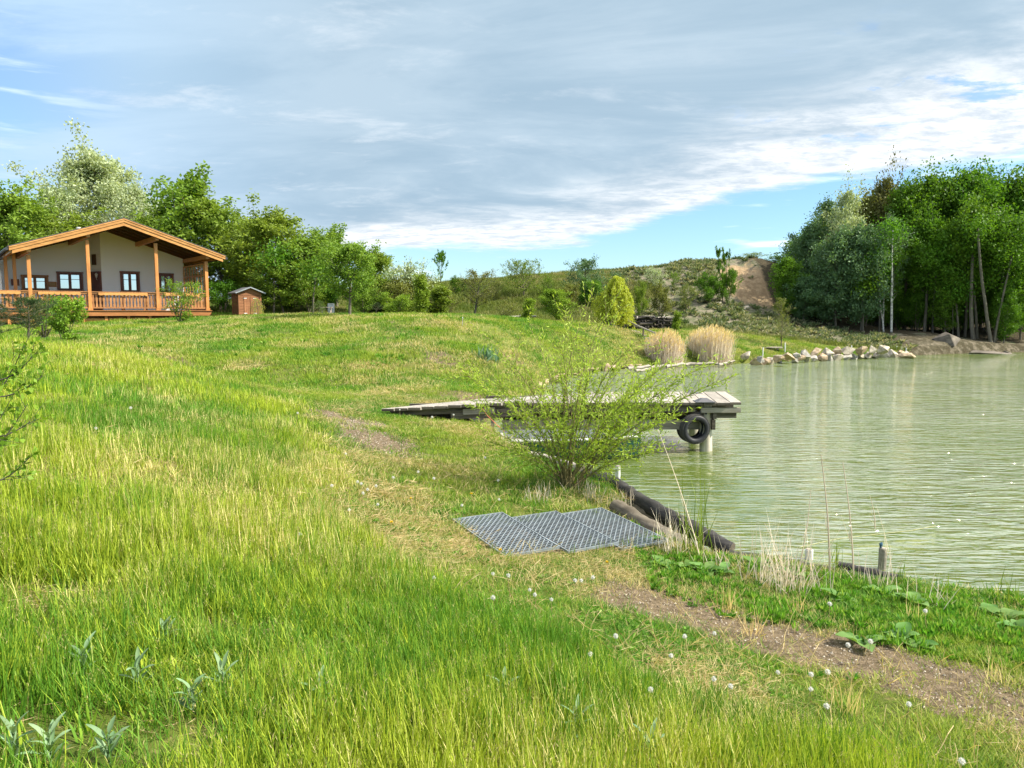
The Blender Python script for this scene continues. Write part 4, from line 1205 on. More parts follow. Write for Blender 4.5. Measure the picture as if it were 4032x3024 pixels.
KIND = {
    # broad garden and wood trees
    'leafy': dict(H=9, CR=2.6, th=1.3, nl=12500, leaf=.22, nb=38, up=.65, lift=.6, nsub=8, spread=.20, shoots=14, leaf_m='leaf_green', bark='bark_pale', trunk_r=.11),
    'upright': dict(H=9, CR=2.4, th=1.0, nl=10500, leaf=.21, nb=34, up=1.1, lift=.8, nsub=8, spread=.15, shoots=26, leaf_m='leaf_green', bark='bark', trunk_r=.12),
    'pale': dict(H=11, CR=3.2, th=2.0, nl=17000, leaf=.16, nb=40, up=.9, lift=.7, nsub=9, spread=.26, shoots=10, leaf_m='leaf_pale', bark='bark', trunk_r=.15),
    'maple': dict(H=4, CR=1.5, th=.85, nl=11000, leaf=.12, nb=34, up=.8, lift=.5, nsub=8, spread=.13, leaf_m='leaf_green', bark='bark_pale', trunk_r=.07),
    'tall': dict(H=13, CR=3.0, th=4.2, nl=13500, leaf=.26, nb=34, up=.6, lift=.4, nsub=8, spread=.34, shoots=10, leaf_m='leaf_dark', bark='bark_pale', trunk_r=.17),
    'low': dict(H=10, CR=2.8, th=.8, nl=12500, leaf=.26, nb=42, up=.45, lift=.4, nsub=8, spread=.30, shoots=4, leaf_m='leaf_blue', bark='bark_pale', trunk_r=.12),
    'airy': dict(H=12, CR=2.5, th=3.5, nl=6500, leaf=.21, nb=34, up=.9, lift=.5, nsub=7, spread=.26, shoots=8, leaf_m='leaf_blue', bark='bark_birch', trunk_r=.11),
    'bush': dict(H=2.2, CR=1.4, th=.05, nl=7000, leaf=.10, nb=34, up=.9, lift=.3, nsub=6, spread=.12, stems=5, prof='dome', leaf_m='leaf_green', bark='bark', trunk_r=.04),
    'scrubby': dict(H=2.0, CR=1.5, th=.1, nl=2600, leaf=.09, nb=34, up=.9, lift=.2, nsub=7, spread=.08, stems=5, prof='vase', leaf_m='leaf_olive', bark='bark_dark', trunk_r=.04, shoots=6),
    'column': dict(H=4, CR=.8, th=.2, nl=5200, leaf=.15, nb=34, up=.9, lift=.5, nsub=4, spread=.12, prof='col', leaf_m='leaf_bright', bark='bark', trunk_r=.04),
    'bare': dict(H=4, CR=1.9, th=1.0, nl=5200, leaf=.085, nb=30, up=.8, lift=.2, nsub=16, spread=.05, leaf_m='leaf_olive', bark='bark_dark', trunk_r=.09, prof='vase', tw=1.3),
    'airy_bush': dict(H=2.6, CR=1.8, th=.5, nl=3600, leaf=.10, nb=34, up=.7, lift=.1, nsub=10, spread=.05, leaf_m='leaf_green', bark='bark', trunk_r=.06, prof='vase', tw=1.2),
    'arching': dict(H=3.0, CR=1.9, th=.2, nl=7500, leaf=.11, nb=44, up=1.0, lift=-1.1, nsub=7, spread=.10, prof='oval', leaf_m='leaf_blue', bark='bark', trunk_r=.07, tw=1.2),
    'weeping': dict(H=3.6, CR=1.5, th=1.3, nl=26000, leaf=.15, nb=50, up=.8, lift=-2.4, nsub=7, spread=.06, prof='oval', leaf_m='leaf_yellow', bark='bark', trunk_r=.06, leafdir='down', lw=.25, sublen=.9),
    'young': dict(H=2.6, CR=.9, th=.8, nl=900, leaf=.12, nb=14, up=1.4, lift=.5, nsub=3, spread=.05, leaf_m='leaf_dark', bark='bark_dark', trunk_r=.03, leafdir='up', shoots=5),
    'sapling': dict(H=2.6, CR=.7, th=.25, nl=1700, leaf=.06, nb=26, up=1.4, lift=.5, nsub=6, spread=.05, leaf_m='leaf_olive', bark='bark', trunk_r=.03, prof='oval'),
    'pine': dict(H=2.2, CR=.8, th=.35, nl=6500, leaf=.09, nb=26, up=.35, lift=.6, nsub=6, spread=.035, leaf_m='needle', bark='bark', trunk_r=.035, lw=.09, leafdir='along', prof='cone'),
    'porch_shrub': dict(H=2.3, CR=1.15, th=.1, nl=3600, leaf=.075, nb=44, up=1.0, lift=.3, nsub=7, spread=.05, stems=6, prof='vase', leaf_m='leaf_bright', bark='bark_dark', trunk_r=.03, shoots=5),
}

# --- behind and beside the lodge
T = tree_at
T('green_tree', 1, 40, 47, 690, 330, 'green tree at the far left edge behind the lodge', 'upright')
T('pale_tree', 1, 405, 56, 520, 400, 'tallest silvery pale tree rising above the lodge ridge', 'pale', shoots=8, spread=.24, nl=26000, leaf=.19)
T('pale_tree', 2, 230, 53, 700, 300, 'shorter silvery tree left of the tallest pale one', 'pale', nl=12000, leaf=.19)
T('pale_tree', 2, 560, 54, 690, 230, 'thin silvery tree between the tall pale tree and the dark upright tree', 'pale', nl=12000, leaf=.19)
T('green_tree', 3, 110, 50, 760, 300, 'dark green tree behind the left slope of the lodge roof', 'leafy')
T('green_tree', 1, 300, 49, 820, 330, 'bushy green tree hidden behind the lodge roof', 'upright')
T('green_tree', 2, 760, 50, 640, 400, 'dark tree with spiky upright shoots behind the right roof slope', 'upright')
T('green_tree', 4, 640, 49, 800, 330, 'green tree low behind the roof peak of the lodge', 'leafy')
T('green_tree', 1, 900, 50, 760, 330, 'leafy tree right of the spiky dark tree above the eaves', 'leafy')
T('green_tree', 2, 1060, 48, 800, 330, 'broad leafy tree standing above the brown shed', 'leafy')
T('green_tree', 1, 960, 53, 830, 300, 'tree filling the gap behind the brown shed', 'leafy')
T('green_tree', 3, 1190, 46, 905, 280, 'leafy tree with pale slim trunk right of the shed', 'leafy')
T('green_tree', 1, 1240, 50, 890, 260, 'tree with upright twigs between the shed trees and the round maple', 'upright')
T('green_tree', 2, 1330, 50, 880, 230, 'tree whose long shoots stick up behind the round maple', 'upright')
T('green_tree', 4, 1460, 47, 965, 200, 'narrow tree right behind the round maple', 'leafy')
T('maple_tree', 1, 1378, 35.5, 958, 235, 'round dense green maple with a clear trunk on the lawn edge', 'maple')
T('green_tree', 1, 1120, 44.5, 1010, 200, 'young tree with two bare slim trunks right of the shed', 'leafy')
for i, (px, Y, top, w, kd, lm, lb) in enumerate([
    (1225, 45, 1110, 150, 'bush', 'leaf_green', 'low green bush between the shed trees'),
    (1500, 45, 1080, 200, 'bush', 'leaf_green', 'bush at the foot of the hill right of the round maple'),
    (1590, 45, 1010, 220, 'scrubby', 'leaf_pale', 'grey twiggy shrub with pale shoots above the bushes'),
    (1570, 44, 1100, 210, 'bush', 'leaf_olive', 'olive bush below the grey twiggy shrub'),
    (1640, 46, 1060, 170, 'bush', 'leaf_olive', 'olive green bush behind the bright columnar sapling'),
    (1555, 41, 1150, 140, 'bush', 'leaf_bright', 'bright yellow green low bush right of the little pine'),
    (1600, 42, 1175, 130, 'bush', 'leaf_green', 'dense low bush left of the bright columnar sapling'),
    (1720, 42, 1120, 110, 'column', 'leaf_green', 'slender green shrub right of the bright columnar sapling'),
    (1760, 45, 1140, 130, 'scrubby', 'leaf_olive', 'twiggy olive shrub at the foot of the grassy hill'),
    (1430, 43, 1130, 120, 'bush', 'leaf_green', 'bush close behind the trunk of the round maple'),
    (1290, 47, 1130, 150, 'bush', 'leaf_dark', 'dark bush behind the wire crate'),
    (1160, 47, 1120, 180, 'bush', 'leaf_dark', 'dark bush in the shade behind the slim trunks'),
    (1060, 48, 1130, 160, 'bush', 'leaf_dark', 'dark undergrowth bush right behind the shed'),
    (880, 46, 1100, 170, 'bush', 'leaf_dark', 'dark bush between the lodge and the shed'),
    (1490, 45, 1150, 190, 'bush', 'leaf_dark', 'dark green bush filling the gap behind the little pine')]):
    T('bush', i % 3, px, Y, top, w, lb, kd, leaf_m=lm, cat='bush')
T('columnar_sapling', 1, 1664, 38, 1075, 72, 'bright green columnar sapling in front of the olive bushes', 'column', leaf_m='leaf_bright')
T('small_pine', 1, 1258, 40, 1180, 75, 'small yellow green pine on the lawn left of the wire crate', 'pine', leaf_m='needle_light', cat='tree')
T('small_pine', 2, 1480, 37.5, 1188, 62, 'small pine with a bare white stem right of the round maple', 'pine', leaf_m='needle', th=.9)
T('small_pine', 3, 1440, 38.5, 1225, 40, 'tiny dark pine seedling between the maple and the white stemmed pine', 'pine', leaf_m='needle')
p = onY(1040, 38.6)
T('weeping_shrub', 1, 1018, 38.6, 1168, 62, 'yellow weeping shrub in front of the shed door', 'weeping', leaf_m='leaf_yellow', cat='bush', nl=2500, leaf=.12)
# --- on the hill
T('young_tree', 1, 1735, 58.5, 985, 82, 'lone young tree with upright twigs on the hill skyline', 'young')
T('bush', 1, 1795, 58.5, 1085, 62, 'small dark bush on the skyline right of the lone young tree', 'bush', leaf_m='leaf_dark', cat='bush')
T('bush', 2, 1828, 59, 1095, 26, 'tiny dark bush on the skyline beside the small dark bush', 'bush', leaf_m='leaf_dark', cat='bush')
T('bare_tree', 1, 1868, 39, 1055, 190, 'thinly leaved tree with dark leaning trunk below the skyline', 'bare', lean=(.06, 0))
T('airy_tree', 1, 2062, 58, 1018, 165, 'airy fine twigged tree standing on the hill crest', 'airy_bush')
T('bush', 3, 2150, 58, 1072, 60, 'small loose bush on the crest right of the airy tree', 'scrubby', leaf_m='leaf_green', cat='bush')
T('round_bush', 1, 2300, 57, 1012, 165, 'dark round bush with arching twigs on the hill crest', 'arching', leaf_m='leaf_blue', cat='bush')
T('round_bush', 2, 2425, 58, 1058, 90, 'low arching bush behind the yellow weeping willow', 'arching', leaf_m='leaf_blue', cat='bush', nl=3000)
for i, (px, Y, top, w, kd, lm, lb) in enumerate([
    (2575, 60.5, 1042, 90, 'scrubby', 'leaf_pale', 'sparse arching shrub on the bare part of the ridge'),
    (2650, 61, 1062, 45, 'scrubby', 'leaf_green', 'tiny shrub on the ridge left of the upright bush'),
    (2522, 53, 1115, 70, 'bush', 'leaf_green', 'green bush on the slope right of the yellow willow'),
    (2600, 54, 1118, 100, 'bush', 'leaf_olive', 'low olive bush in the middle of the slope'),
    (2790, 58, 1075, 110, 'bush', 'leaf_dark', 'dark bush left of the upright bush near the sandy scarp'),
    (2705, 56, 1110, 90, 'scrubby', 'leaf_olive', 'thin olive shrub left of the dark bushes near the scarp'),
    (2862, 58.5, 1062, 90, 'bush', 'leaf_dark', 'dark bush right of the upright bush near the sandy scarp'),
    (2960, 66.5, 990, 110, 'scrubby', 'leaf_green', 'loose shrub on top of the sandy scarp'),
    (3045, 66, 1005, 110, 'scrubby', 'leaf_dark', 'dark shrub at the right shoulder of the scarp'),
    (2230, 54, 1120, 120, 'bush', 'leaf_olive', 'olive bush below the dark round bush'),
    (2330, 55.5, 1095, 120, 'bush', 'leaf_dark', 'dark low bush under the arching round bush'),
    (1990, 50, 1190, 120, 'scrubby', 'leaf_olive', 'olive shrub on the grassy hillside above the left wood stack'),
    (1700, 55, 1105, 90, 'bush', 'leaf_olive', 'low olive bush on the ridge left of the lone tree'),
    (1950, 57.5, 1092, 60, 'scrubby', 'leaf_olive', 'flat olive shrub on the crest between the thin tree and the airy tree'),
    (3092, 59.5, 1120, 80, 'bush', 'leaf_dark', 'dark bush at the right foot of the scarp')]):
    T('bush', i % 3, px, Y, top, w, lb, kd, leaf_m=lm, cat='bush')
T('upright_bush', 1, 2848, 58, 975, 85, 'upright dark bush with spreading tips on the ridge left of the scarp', 'young', leaf_m='leaf_dark', cat='bush', nl=2600, stems=3, th=.2, leaf=.09)
T('green_bush', 1, 2195, 44.5, 1138, 135, 'bright green rounded bush left of the yellow willow', 'maple', leaf_m='leaf_bright', cat='bush', th=.5)
T('columnar_sapling', 2, 2074, 40.5, 1172, 62, 'bright green narrow sapling in front of the left wood stack', 'column', leaf_m='leaf_bright')
T('weeping_willow', 1, 2412, 44.5, 1085, 160, 'yellow green weeping willow beside the wooden stair', 'weeping')
T('sapling', 1, 2660, 47, 1222, 42, 'tiny bright sapling right of the long wood stack', 'column', leaf_m='leaf_bright')
T('sapling', 2, 3078, 46.5, 1172, 80, 'young thin leaved tree behind the white boards', 'sapling', nl=1900)

# --- the wood on the right
rows = [
    # px, Y, top, width, kind, leafmat, label
    (3095, 59, 1010, 130, 'low', 'leaf_dark', 'lowest tree at the left end of the dark wood'),
    (3160, 58, 1080, 150, 'low', 'leaf_blue', 'low blue green tree in front of the left end of the wood'),
    (3170, 62, 880, 150, 'low', 'leaf_blue', 'blue green tree behind the left end of the wood'),
    (3250, 62, 780, 180, 'airy', 'leaf_blue', 'airy tree showing sky through its crown left in the wood'),
    (3300, 60, 690, 170, 'airy', 'leaf_pale', 'pale topped slender tree standing out of the wood'),
    (3290, 57.5, 900, 200, 'low', 'leaf_blue', 'wide blue green tree with foliage down to the ground'),
    (3390, 57, 880, 190, 'low', 'leaf_blue', 'blue green tree left of the white birch trunk'),
    (3440, 63, 625, 170, 'airy', 'leaf_bronze', 'bronze tinted airy tree with the highest feathery top'),
    (3400, 64, 740, 190, 'tall', 'leaf_olive', 'olive tree below the bronze feathery top'),
    (3475, 58, 850, 150, 'airy', 'leaf_blue', 'tree on the bank with leaning white trunk beside the birch'),
    (3512, 57.2, 900, 80, 'airy', 'leaf_dark', 'birch with bright white trunk near the middle of the wood'),
    (3560, 61, 700, 230, 'tall', 'leaf_dark', 'dark green tree right above the white birch trunk'),
    (3650, 62, 665, 250, 'tall', 'leaf_dark', 'tall tree in the centre of the wood with loose top twigs'),
    (3640, 57.5, 810, 220, 'tall', 'leaf_dark', 'lower tree in front of the centre of the wood'),
    (3760, 61, 645, 260, 'tall', 'leaf_dark', 'tall dense tree right of the wood centre'),
    (3800, 57, 780, 200, 'tall', 'leaf_dark', 'tree whose thick pale trunk leans at the bank edge'),
    (3860, 62, 650, 240, 'tall', 'leaf_dark', 'tall tree left of the last tree in the wood row'),
    (3920, 55.8, 820, 250, 'tall', 'leaf_dark', 'tree with forked trunks leaning over the bank'),
    (3980, 60, 655, 260, 'tall', 'leaf_dark', 'big tree near the right edge of the picture'),
    (4080, 59, 640, 300, 'tall', 'leaf_dark', 'last tall tree of the wood cut by the picture edge'),
    (4200, 58, 660, 300, 'tall', 'leaf_dark', 'outermost tall tree past the picture edge'),
    (3720, 56.4, 1060, 110, 'low', 'leaf_dark', 'small leafy tree with slim stem at the foot of the wood'),
    (3955, 54.6, 1130, 100, 'low', 'leaf_dark', 'hanging green bush at the bank under the forked trunks'),
    (4020, 56, 1000, 160, 'low', 'leaf_dark', 'low leafy tree at the right edge below the tall crowns'),
]
for i, (px, Y, top, w, kd, lm, lb) in enumerate(rows):
    bk = 'bark_birch' if ('white' in lb or 'birch' in lb) and kd == 'airy' else 'bark_pale'
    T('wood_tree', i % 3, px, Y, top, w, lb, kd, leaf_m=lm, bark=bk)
g2 = np.random.default_rng(5)
for i in range(26):
    px = 3180 + i * 42 + g2.uniform(-15, 15); Y = 65 + g2.uniform(0, 9)
    top = float(np.interp(px, [3050, 3250, 3450, 3600, 4200], [1000, 850, 760, 720, 700])) + g2.uniform(-10, 60)
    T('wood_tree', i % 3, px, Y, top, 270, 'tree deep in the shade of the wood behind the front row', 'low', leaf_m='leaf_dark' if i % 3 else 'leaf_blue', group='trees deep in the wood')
for i in range(22):  # invented low bushes, added to darken the area behind the trunks
    px = 3120 + i * 46 + g2.uniform(-18, 18); Y = 58.5 + g2.uniform(0, 3.5)
    T('bush', i % 3, px, Y, 1160 + g2.uniform(-30, 30), 120, 'added dark bush darkening the foot of the wood behind the trunks', 'bush', leaf_m='leaf_dark', cat='bush', group='bushes under the wood')

# slim bare trunks seen in front of the dark wood
def slim_trunk(px, Y, y_top, lean, r, m, label):
    p = onY(px, Y); H = zat(px, y_top, Y) - p[2]
    o = empty('slim_trunk', (p[0], p[1], p[2] - .1), 0, label=label, cat='tree')
    g = np.random.default_rng(int(px)); c = curve((0, 0, 0), (lean, 0, 1), H, 9, .2, .03, g); mb = MB(); mb.tube(c, np.linspace(r, r * .5, 9), 10, cap=False); mb.build('trunk', m, o, smooth=True)
    SPp = c[-1] + g.normal(0, 1, (700, 3)) * np.array([.55, .55, .5]); D = unit(g.normal(0, 1, (700, 3)))
    quads_mesh('crown', leaf_quads(SPp, D, np.full(700, .2), np.full(700, .11), g), 'leaf_dark', o)
slim_trunk(3510, 56.3, 900, -.02, .085, 'bark_birch', 'bright white birch trunk standing upright before the dark wood')
slim_trunk(3480, 56.5, 1000, -.14, .06, 'bark_birch', 'thin pale trunk leaning left next to the white birch trunk')
slim_trunk(3400, 56.8, 1120, -.10, .06, 'bark_pale', 'thin grey trunk left of the birch pair')
slim_trunk(3462, 56.8, 1050, .02, .07, 'bark_pale', 'grey trunk straight up between the birch pair and the grey trunk')
slim_trunk(3835, 55.6, 900, -.16, .16, 'bark_pale', 'thick grey trunk leaning left near the bank boulder')
slim_trunk(3850, 56.2, 900, -.08, .11, 'bark_pale', 'grey trunk crossing behind the thick leaning one')
slim_trunk(3905, 54.3, 880, -.14, .13, 'bark_pale', 'left stem of the forked tree on the bank edge')
slim_trunk(3915, 54.4, 1000, .14, .09, 'bark_pale', 'right stem of the forked tree on the bank edge')
slim_trunk(3775, 56, 1120, -.12, .10, 'bark_pale', 'short grey trunk with leafy tuft left of the thick leaning trunk')
slim_trunk(3752, 56.2, 1150, -.06, .05, 'bark_pale', 'very thin trunk left of the short grey trunk')
slim_trunk(3672, 57, 1000, -.05, .09, 'bark_dark', 'dark trunk in the middle of the shaded wood')
slim_trunk(1233, 43.0, 1060, .10, .055, 'bark_pale', 'slender whitish trunk leaning right on the lawn edge beside the shed trees')
slim_trunk(1080, 44.0, 1010, .05, .07, 'bark_pale', 'pale trunk just right of the shed')

# --- shrubs in front of the lodge
T('porch_shrub', 1, 712, 35.8, 1100, 165, 'bright yellow green shrub in front of the porch near its right end', 'porch_shrub', cat='bush', leaf_m='leaf_bright')
T('young_shrub', 2, 250, 23.5, 1155, 165, 'bright green leafy young shrub in front of the left porch part', 'porch_shrub', cat='bush', leaf_m='leaf_bright', leaf=.12, nl=4600, shoots=10)
T('olive_shrub', 1, 170, 26, 1160, 210, 'olive green shrub between the dark pine and the young shrub', 'porch_shrub', cat='bush', leaf_m='leaf_olive')
T('dark_pine', 4, 105, 21, 1168, 215, 'dark low pine left of the young shrub before the porch', 'pine', leaf_m='needle', th=.9, nl=9000, prof='oval')
T('dark_pine', 5, -20, 23, 1200, 200, 'dark pine at the very left edge in front of the lodge', 'pine', leaf_m='needle', prof='oval')

# --- the near willow bush beside the water
wb = onY(2236, 10.05); wb[2] -= .05
wl = empty('willow_bush', wb, 0, label='wispy willow bush with narrow light green leaves beside the log and grates', cat='bush')
g = np.random.default_rng(11); tubes = []; LP = []; LD = []
S0 = F / 10.0
# stem tips as seen: (picture dx, picture dy upwards, depth offset m, arch)
tips = [(-330, 640, .2, .5), (-405, 470, -.3, .3), (-300, 560, .5, .2), (-380, 330, .4, .2), (-350, 280, -.5, .1), (-210, 560, -.2, .3), (-150, 640, .6, .2), (-40, 600, -.4, .1), (30, 560, .3, .1), (90, 780, .1, .3), (185, 800, -.2, .4), (240, 740, .5, .3),
        (160, 640, .8, .1), (280, 560, .1, .1), (360, 520, -.5, .1), (430, 520, .4, .1), (560, 500, .1, .05), (650, 470, -.1, .05), (500, 400, .7, .0), (430, 330, -.6, 0), (470, 290, .4, 0), (440, 210, -.1, -.1), (330, 200, -.7, 0),
        (-260, 200, -.4, 0), (-300, 170, .4, 0), (-120, 420, -.8, .1), (60, 480, -.9, .1), (220, 420, -.9, .1), (120, 520, 1.0, .1), (-80, 520, 1.0, .1), (320, 420, 1.0, .1), (-230, 400, .9, .1), (540, 300, .9, 0), (20, 700, .3, .2),
        (380, 440, .1, .1), (300, 330, .2, .1), (-180, 330, .1, .1), (250, 620, -.3, .2), (-20, 460, .1, .1), (180, 500, -.1, .1), (80, 380, .5, .0), (-280, 430, -.1, .2), (480, 380, .1, .1), (200, 300, -.8, 0), (-60, 300, -.8, 0)]
for dx, dy, dz, ar in tips:
    if dx > 380 and dy < 420: dx = 380 + (dx - 380) * .25
    tip = np.array([dx / S0, dz * 1.0, dy / S0 * 1.0])
    L0 = np.linalg.norm(tip); b0 = g.normal(0, .05, 3) * np.array([1, 1, 0])
    ts = np.linspace(0, 1, 12)[:, None]
    side = np.array([tip[0], tip[1], 0]); side = side / (np.linalg.norm(side) + 1e-6)
    c = b0 * (1 - ts) + tip * ts + (np.array([0, 0, 1.]) * .16 * L0 - side * .10 * L0) * (ts * (1 - ts)) * 2.2 * (1 if ar > .15 else .6)
    c += np.cumsum(g.normal(0, .008, c.shape), 0)
    c[:, 2] = np.maximum(c[:, 2], .02)
    tubes.append((c, np.linspace(.011 if L0 > 1.4 else .008, .002, 12), 6))
    nb = int(13 + L0 * 9); tallf = dy > 540; nb = int(nb * .55) if tallf else int(nb * 1.1)
    for i in range(nb):
        q = .20 + .79 * g.random() ** .85; k_ = q * 11; j = min(10, int(k_)); p = c[j] + (c[j + 1] - c[j]) * (k_ - j); ax = unit(c[j + 1] - c[j])
        d_ = unit(ax * .9 + g.normal(0, .55, 3) + np.array([0, 0, .15])); Ls = (.14 + .40 * g.random()) * (1.15 - .45 * q) * min(1.2, L0 / 1.6)
        c2 = curve(p, d_, Ls, 5, .25, .09, g); tubes.append((c2, np.linspace(.0028, .0013, 5), 3))
        for v_ in np.arange(.12, 1, .024 / max(Ls, .1)):
            if g.random() > (.5 if tallf else .85): continue
            k2 = v_ * 4; j2 = min(3, int(k2)); LP.append(c2[j2] + (c2[j2 + 1] - c2[j2]) * (k2 - j2)); LD.append(unit(unit(c2[j2 + 1] - c2[j2]) * .8 + g.normal(0, .6, 3)))
    for v_ in np.arange(.30, 1, (.045 if tallf else .020) / L0):
        k2 = v_ * 11; j2 = min(10, int(k2)); LP.append(c[j2] + (c[j2 + 1] - c[j2]) * (k2 - j2)); LD.append(unit(unit(c[j2 + 1] - c[j2]) * .8 + g.normal(0, .6, 3)))
mb = MB()
for c, r, n_ in tubes: mb.tube(c, r, n_, cap=False)
mb.tube([(0, 0, -.2), (0, 0, .05), (.01, 0, .30)], [.06, .05, .03], 10)
mb.build('stem', 'twig', wl, smooth=True)
LP = np.array(LP); LD = np.array(LD); nlf = len(LP)
lt = np.clip(LP[:, 2] / 4 + .5 * g.random(nlf), 0, 1)
quads_mesh('leaves', leaf_quads(LP, LD, .050 + .032 * g.random(nlf), .0135 + .005 * g.random(nlf), g), 'leaf_willow', wl, lt)
print('willow leaves', nlf)

# --- twigs reaching in from the left edge, close to the camera
nb_ = empty('near_shrub', (-2.55, 3.6, gz(-2.55, 3.6)), 0, label='leafy twigs of a shrub reaching in at the left picture edge', cat='bush')
g = np.random.default_rng(3); tubes = []; LP = []; LD = []
o0 = np.array(nb_.location)
for (x0, y0, x1, y1, Y) in [(-120, 1700, 130, 1290, 4.2), (-100, 1560, 170, 1480, 4.0), (-60, 1500, 140, 1390, 4.0), (-120, 1700, 120, 1660, 3.7), (-100, 1800, 110, 1590, 3.8), (-200, 1900, 60, 1540, 4.1), (-90, 1900, 125, 1790, 3.7), (-150, 1650, 60, 1400, 4.3)]:
    a = atY(x0, y0, Y) - o0; b_ = atY(x1, y1, Y + .1) - o0
    ts = np.linspace(0, 1, 8)[:, None]; c = a * (1 - ts) + b_ * ts + np.array([0, 0, -.05]) * np.sin(ts * np.pi)
    tubes.append((c, np.linspace(.005, .0015, 8), 5))
    tubes.append((np.array([[0, 0, -.1], [a[0] * .4 - .1, a[1] * .4, a[2] * .5], a]), np.array([.012, .009, .005]), 5))
    for s in range(9):
        q = .25 + .75 * g.random(); k_ = q * 7; j = min(6, int(k_)); p = c[j] + (c[j + 1] - c[j]) * (k_ - j)
        c2 = curve(p, unit(c[j + 1] - c[j]) + g.normal(0, .45, 3), .05 + .10 * g.random(), 4, .3, .1, g); tubes.append((c2, np.linspace(.0018, .0008, 4), 3))
        for v_ in np.linspace(.3, 1, 5): k2 = v_ * 3; j2 = min(2, int(k2)); LP.append(c2[j2] + (c2[j2 + 1] - c2[j2]) * (k2 - j2)); LD.append(g.normal(0, 1, 3) + np.array([0, 0, .4]))
mb = MB()
for c, r, n_ in tubes: mb.tube(c, r, n_, cap=False)
mb.build('stem', 'bark_dark', nb_, smooth=True)
LP = np.array(LP); nlf = len(LP)
quads_mesh('leaves', leaf_quads(LP, np.array(LD), .030 + .018 * g.random(nlf), .018 + .008 * g.random(nlf), g), 'leaf_bright', nb_)

# ================================================================ REEDS, STONES, STACKS, STAIRS
def reed_clump(pxa, pxb, Y, top, label, seed):
    g = np.random.default_rng(seed)
    xa = (pxa - CX) / F * Y; xb = (pxb - CX) / F * Y; xm = (xa + xb) / 2; hw = (xb - xa) / 2
    z0 = max(gz(xm, Y), .05) - .1; H = zat((pxa + pxb) / 2, top, Y) - z0
    o = empty('reed_clump', (xm, Y, z0), 0, label=label, cat='reeds')
    N = 2300
    a = g.random(N) * 6.283; r_ = np.minimum(np.sqrt(g.random(N)) * .88 + np.abs(g.normal(0, .07, N)), 1.15); bx_ = r_ * np.cos(a) * hw * .92; by_ = r_ * np.sin(a) * hw * .65
    gzz = ground(bx_ + xm, by_ + Y) - z0
    h = H * (.42 + .62 * g.random(N) ** .9) * (1 - .28 * r_ ** 3) * (.95 + .06 * np.sin(bx_ * 4 + seed))
    tip = np.stack([bx_ * 1.10 + g.normal(.06, .13, N), by_ * 1.1 + g.normal(0, .08, N), h], 1)
    b_ = np.stack([bx_, by_, gzz - .05], 1)
    ax = unit(np.cross(tip - b_, g.normal(0, 1, (N, 3)))) * .0075
    mid = (b_ + tip) / 2 + g.normal(0, .03, (N, 3))
    V = np.concatenate([np.stack([b_ - ax, b_ + ax, mid + ax, mid - ax], 1), np.stack([mid - ax, mid + ax, tip + ax * .4, tip - ax * .4], 1)])
    tt = g.random(N)
    quads_mesh('stems', V, 'reed_straw', o, np.concatenate([tt, tt]))
    # dry blades
    M = 5200; i_ = g.integers(0, N, M); q = g.random(M)[:, None] * .8 + .05; P = b_[i_] * (1 - q) + tip[i_] * q
    D = unit(np.stack([g.normal(0, .35, M), g.normal(0, .35, M), 1 + 0 * q[:, 0]], 1))
    quads_mesh('dry_blades', leaf_quads(P, D, .22 + .25 * g.random(M), .009, g), 'reed_straw', o)
    K2 = 1500; i_ = g.integers(0, N, K2); P = tip[i_] - np.array([0, 0, .06]); D = unit(np.stack([.35 + g.normal(0, .25, K2), g.normal(0, .2, K2), np.ones(K2)], 1))
    quads_mesh('plumes', leaf_quads(P, D, .18 + .12 * g.random(K2), .035, g), 'reed_plume', o)
reed_clump(2537, 2692, 40.2, 1305, 'left clump of tall straw coloured reeds at the far shore', 1)
reed_clump(2706, 2884, 41.6, 1284, 'right clump of tall straw coloured reeds next to the boulders', 2)

ROCKS = {}
def rock_mesh(k_):
    if k_ in ROCKS: return ROCKS[k_]
    import bmesh
    g = np.random.default_rng(100 + k_); bm = bmesh.new()
    P = unit(g.normal(0, 1, (13, 3))) * (1 + g.normal(0, .12, (13, 1))) * np.array([.64, .44, .44])
    for p in P: bm.verts.new(p)
    bmesh.ops.convex_hull(bm, input=bm.verts)
    for v in [v for v in bm.verts if not v.link_faces]: bm.verts.remove(v)
    bmesh.ops.bevel(bm, geom=bm.edges[:], offset=.025, segments=2, affect='EDGES', profile=.6)
    me = bpy.data.meshes.new('boulder'); bm.to_mesh(me); bm.free()
    me.materials.append(MATS[('stone_pale', 'stone_warm', 'stone_grey')[k_ % 3]])
    at = me.attributes.new('tint', 'FLOAT', 'POINT')
    ROCKS[k_] = me; return me
def rock(x, y, z, s, label, group=None, name='boulder', k_=None, flat=1.0, g=rng, dark=False):
    o = bpy.data.objects.new(name, rock_mesh(int(g.integers(0, 12)) if k_ is None else k_)); COL.objects.link(o)
    o.location = (float(x), float(y), float(z)); o.rotation_euler = (g.normal(0, .25), g.normal(0, .3), g.normal(.25, .5)); o.scale = (s * g.uniform(.85, 1.2), s * g.uniform(.85, 1.1), s * flat * g.uniform(.85, 1.1))
    if dark: o.material_slots[0].link = 'OBJECT'; o.material_slots[0].material = MATS['stone_dark']
    tag(o, label, 'boulder' if s > .3 else 'stone', group); return o
g = np.random.default_rng(21)
px = 2958; i = 0
ords = ['first', 'second', 'third', 'fourth', 'fifth', 'sixth', 'seventh', 'eighth', 'ninth', 'tenth', 'eleventh', 'twelfth', 'thirteenth', 'fourteenth', 'fifteenth', 'sixteenth', 'seventeenth', 'eighteenth', 'nineteenth', 'twentieth', 'twenty-first', 'twenty-second', 'twenty-third', 'twenty-fourth', 'twenty-fifth']
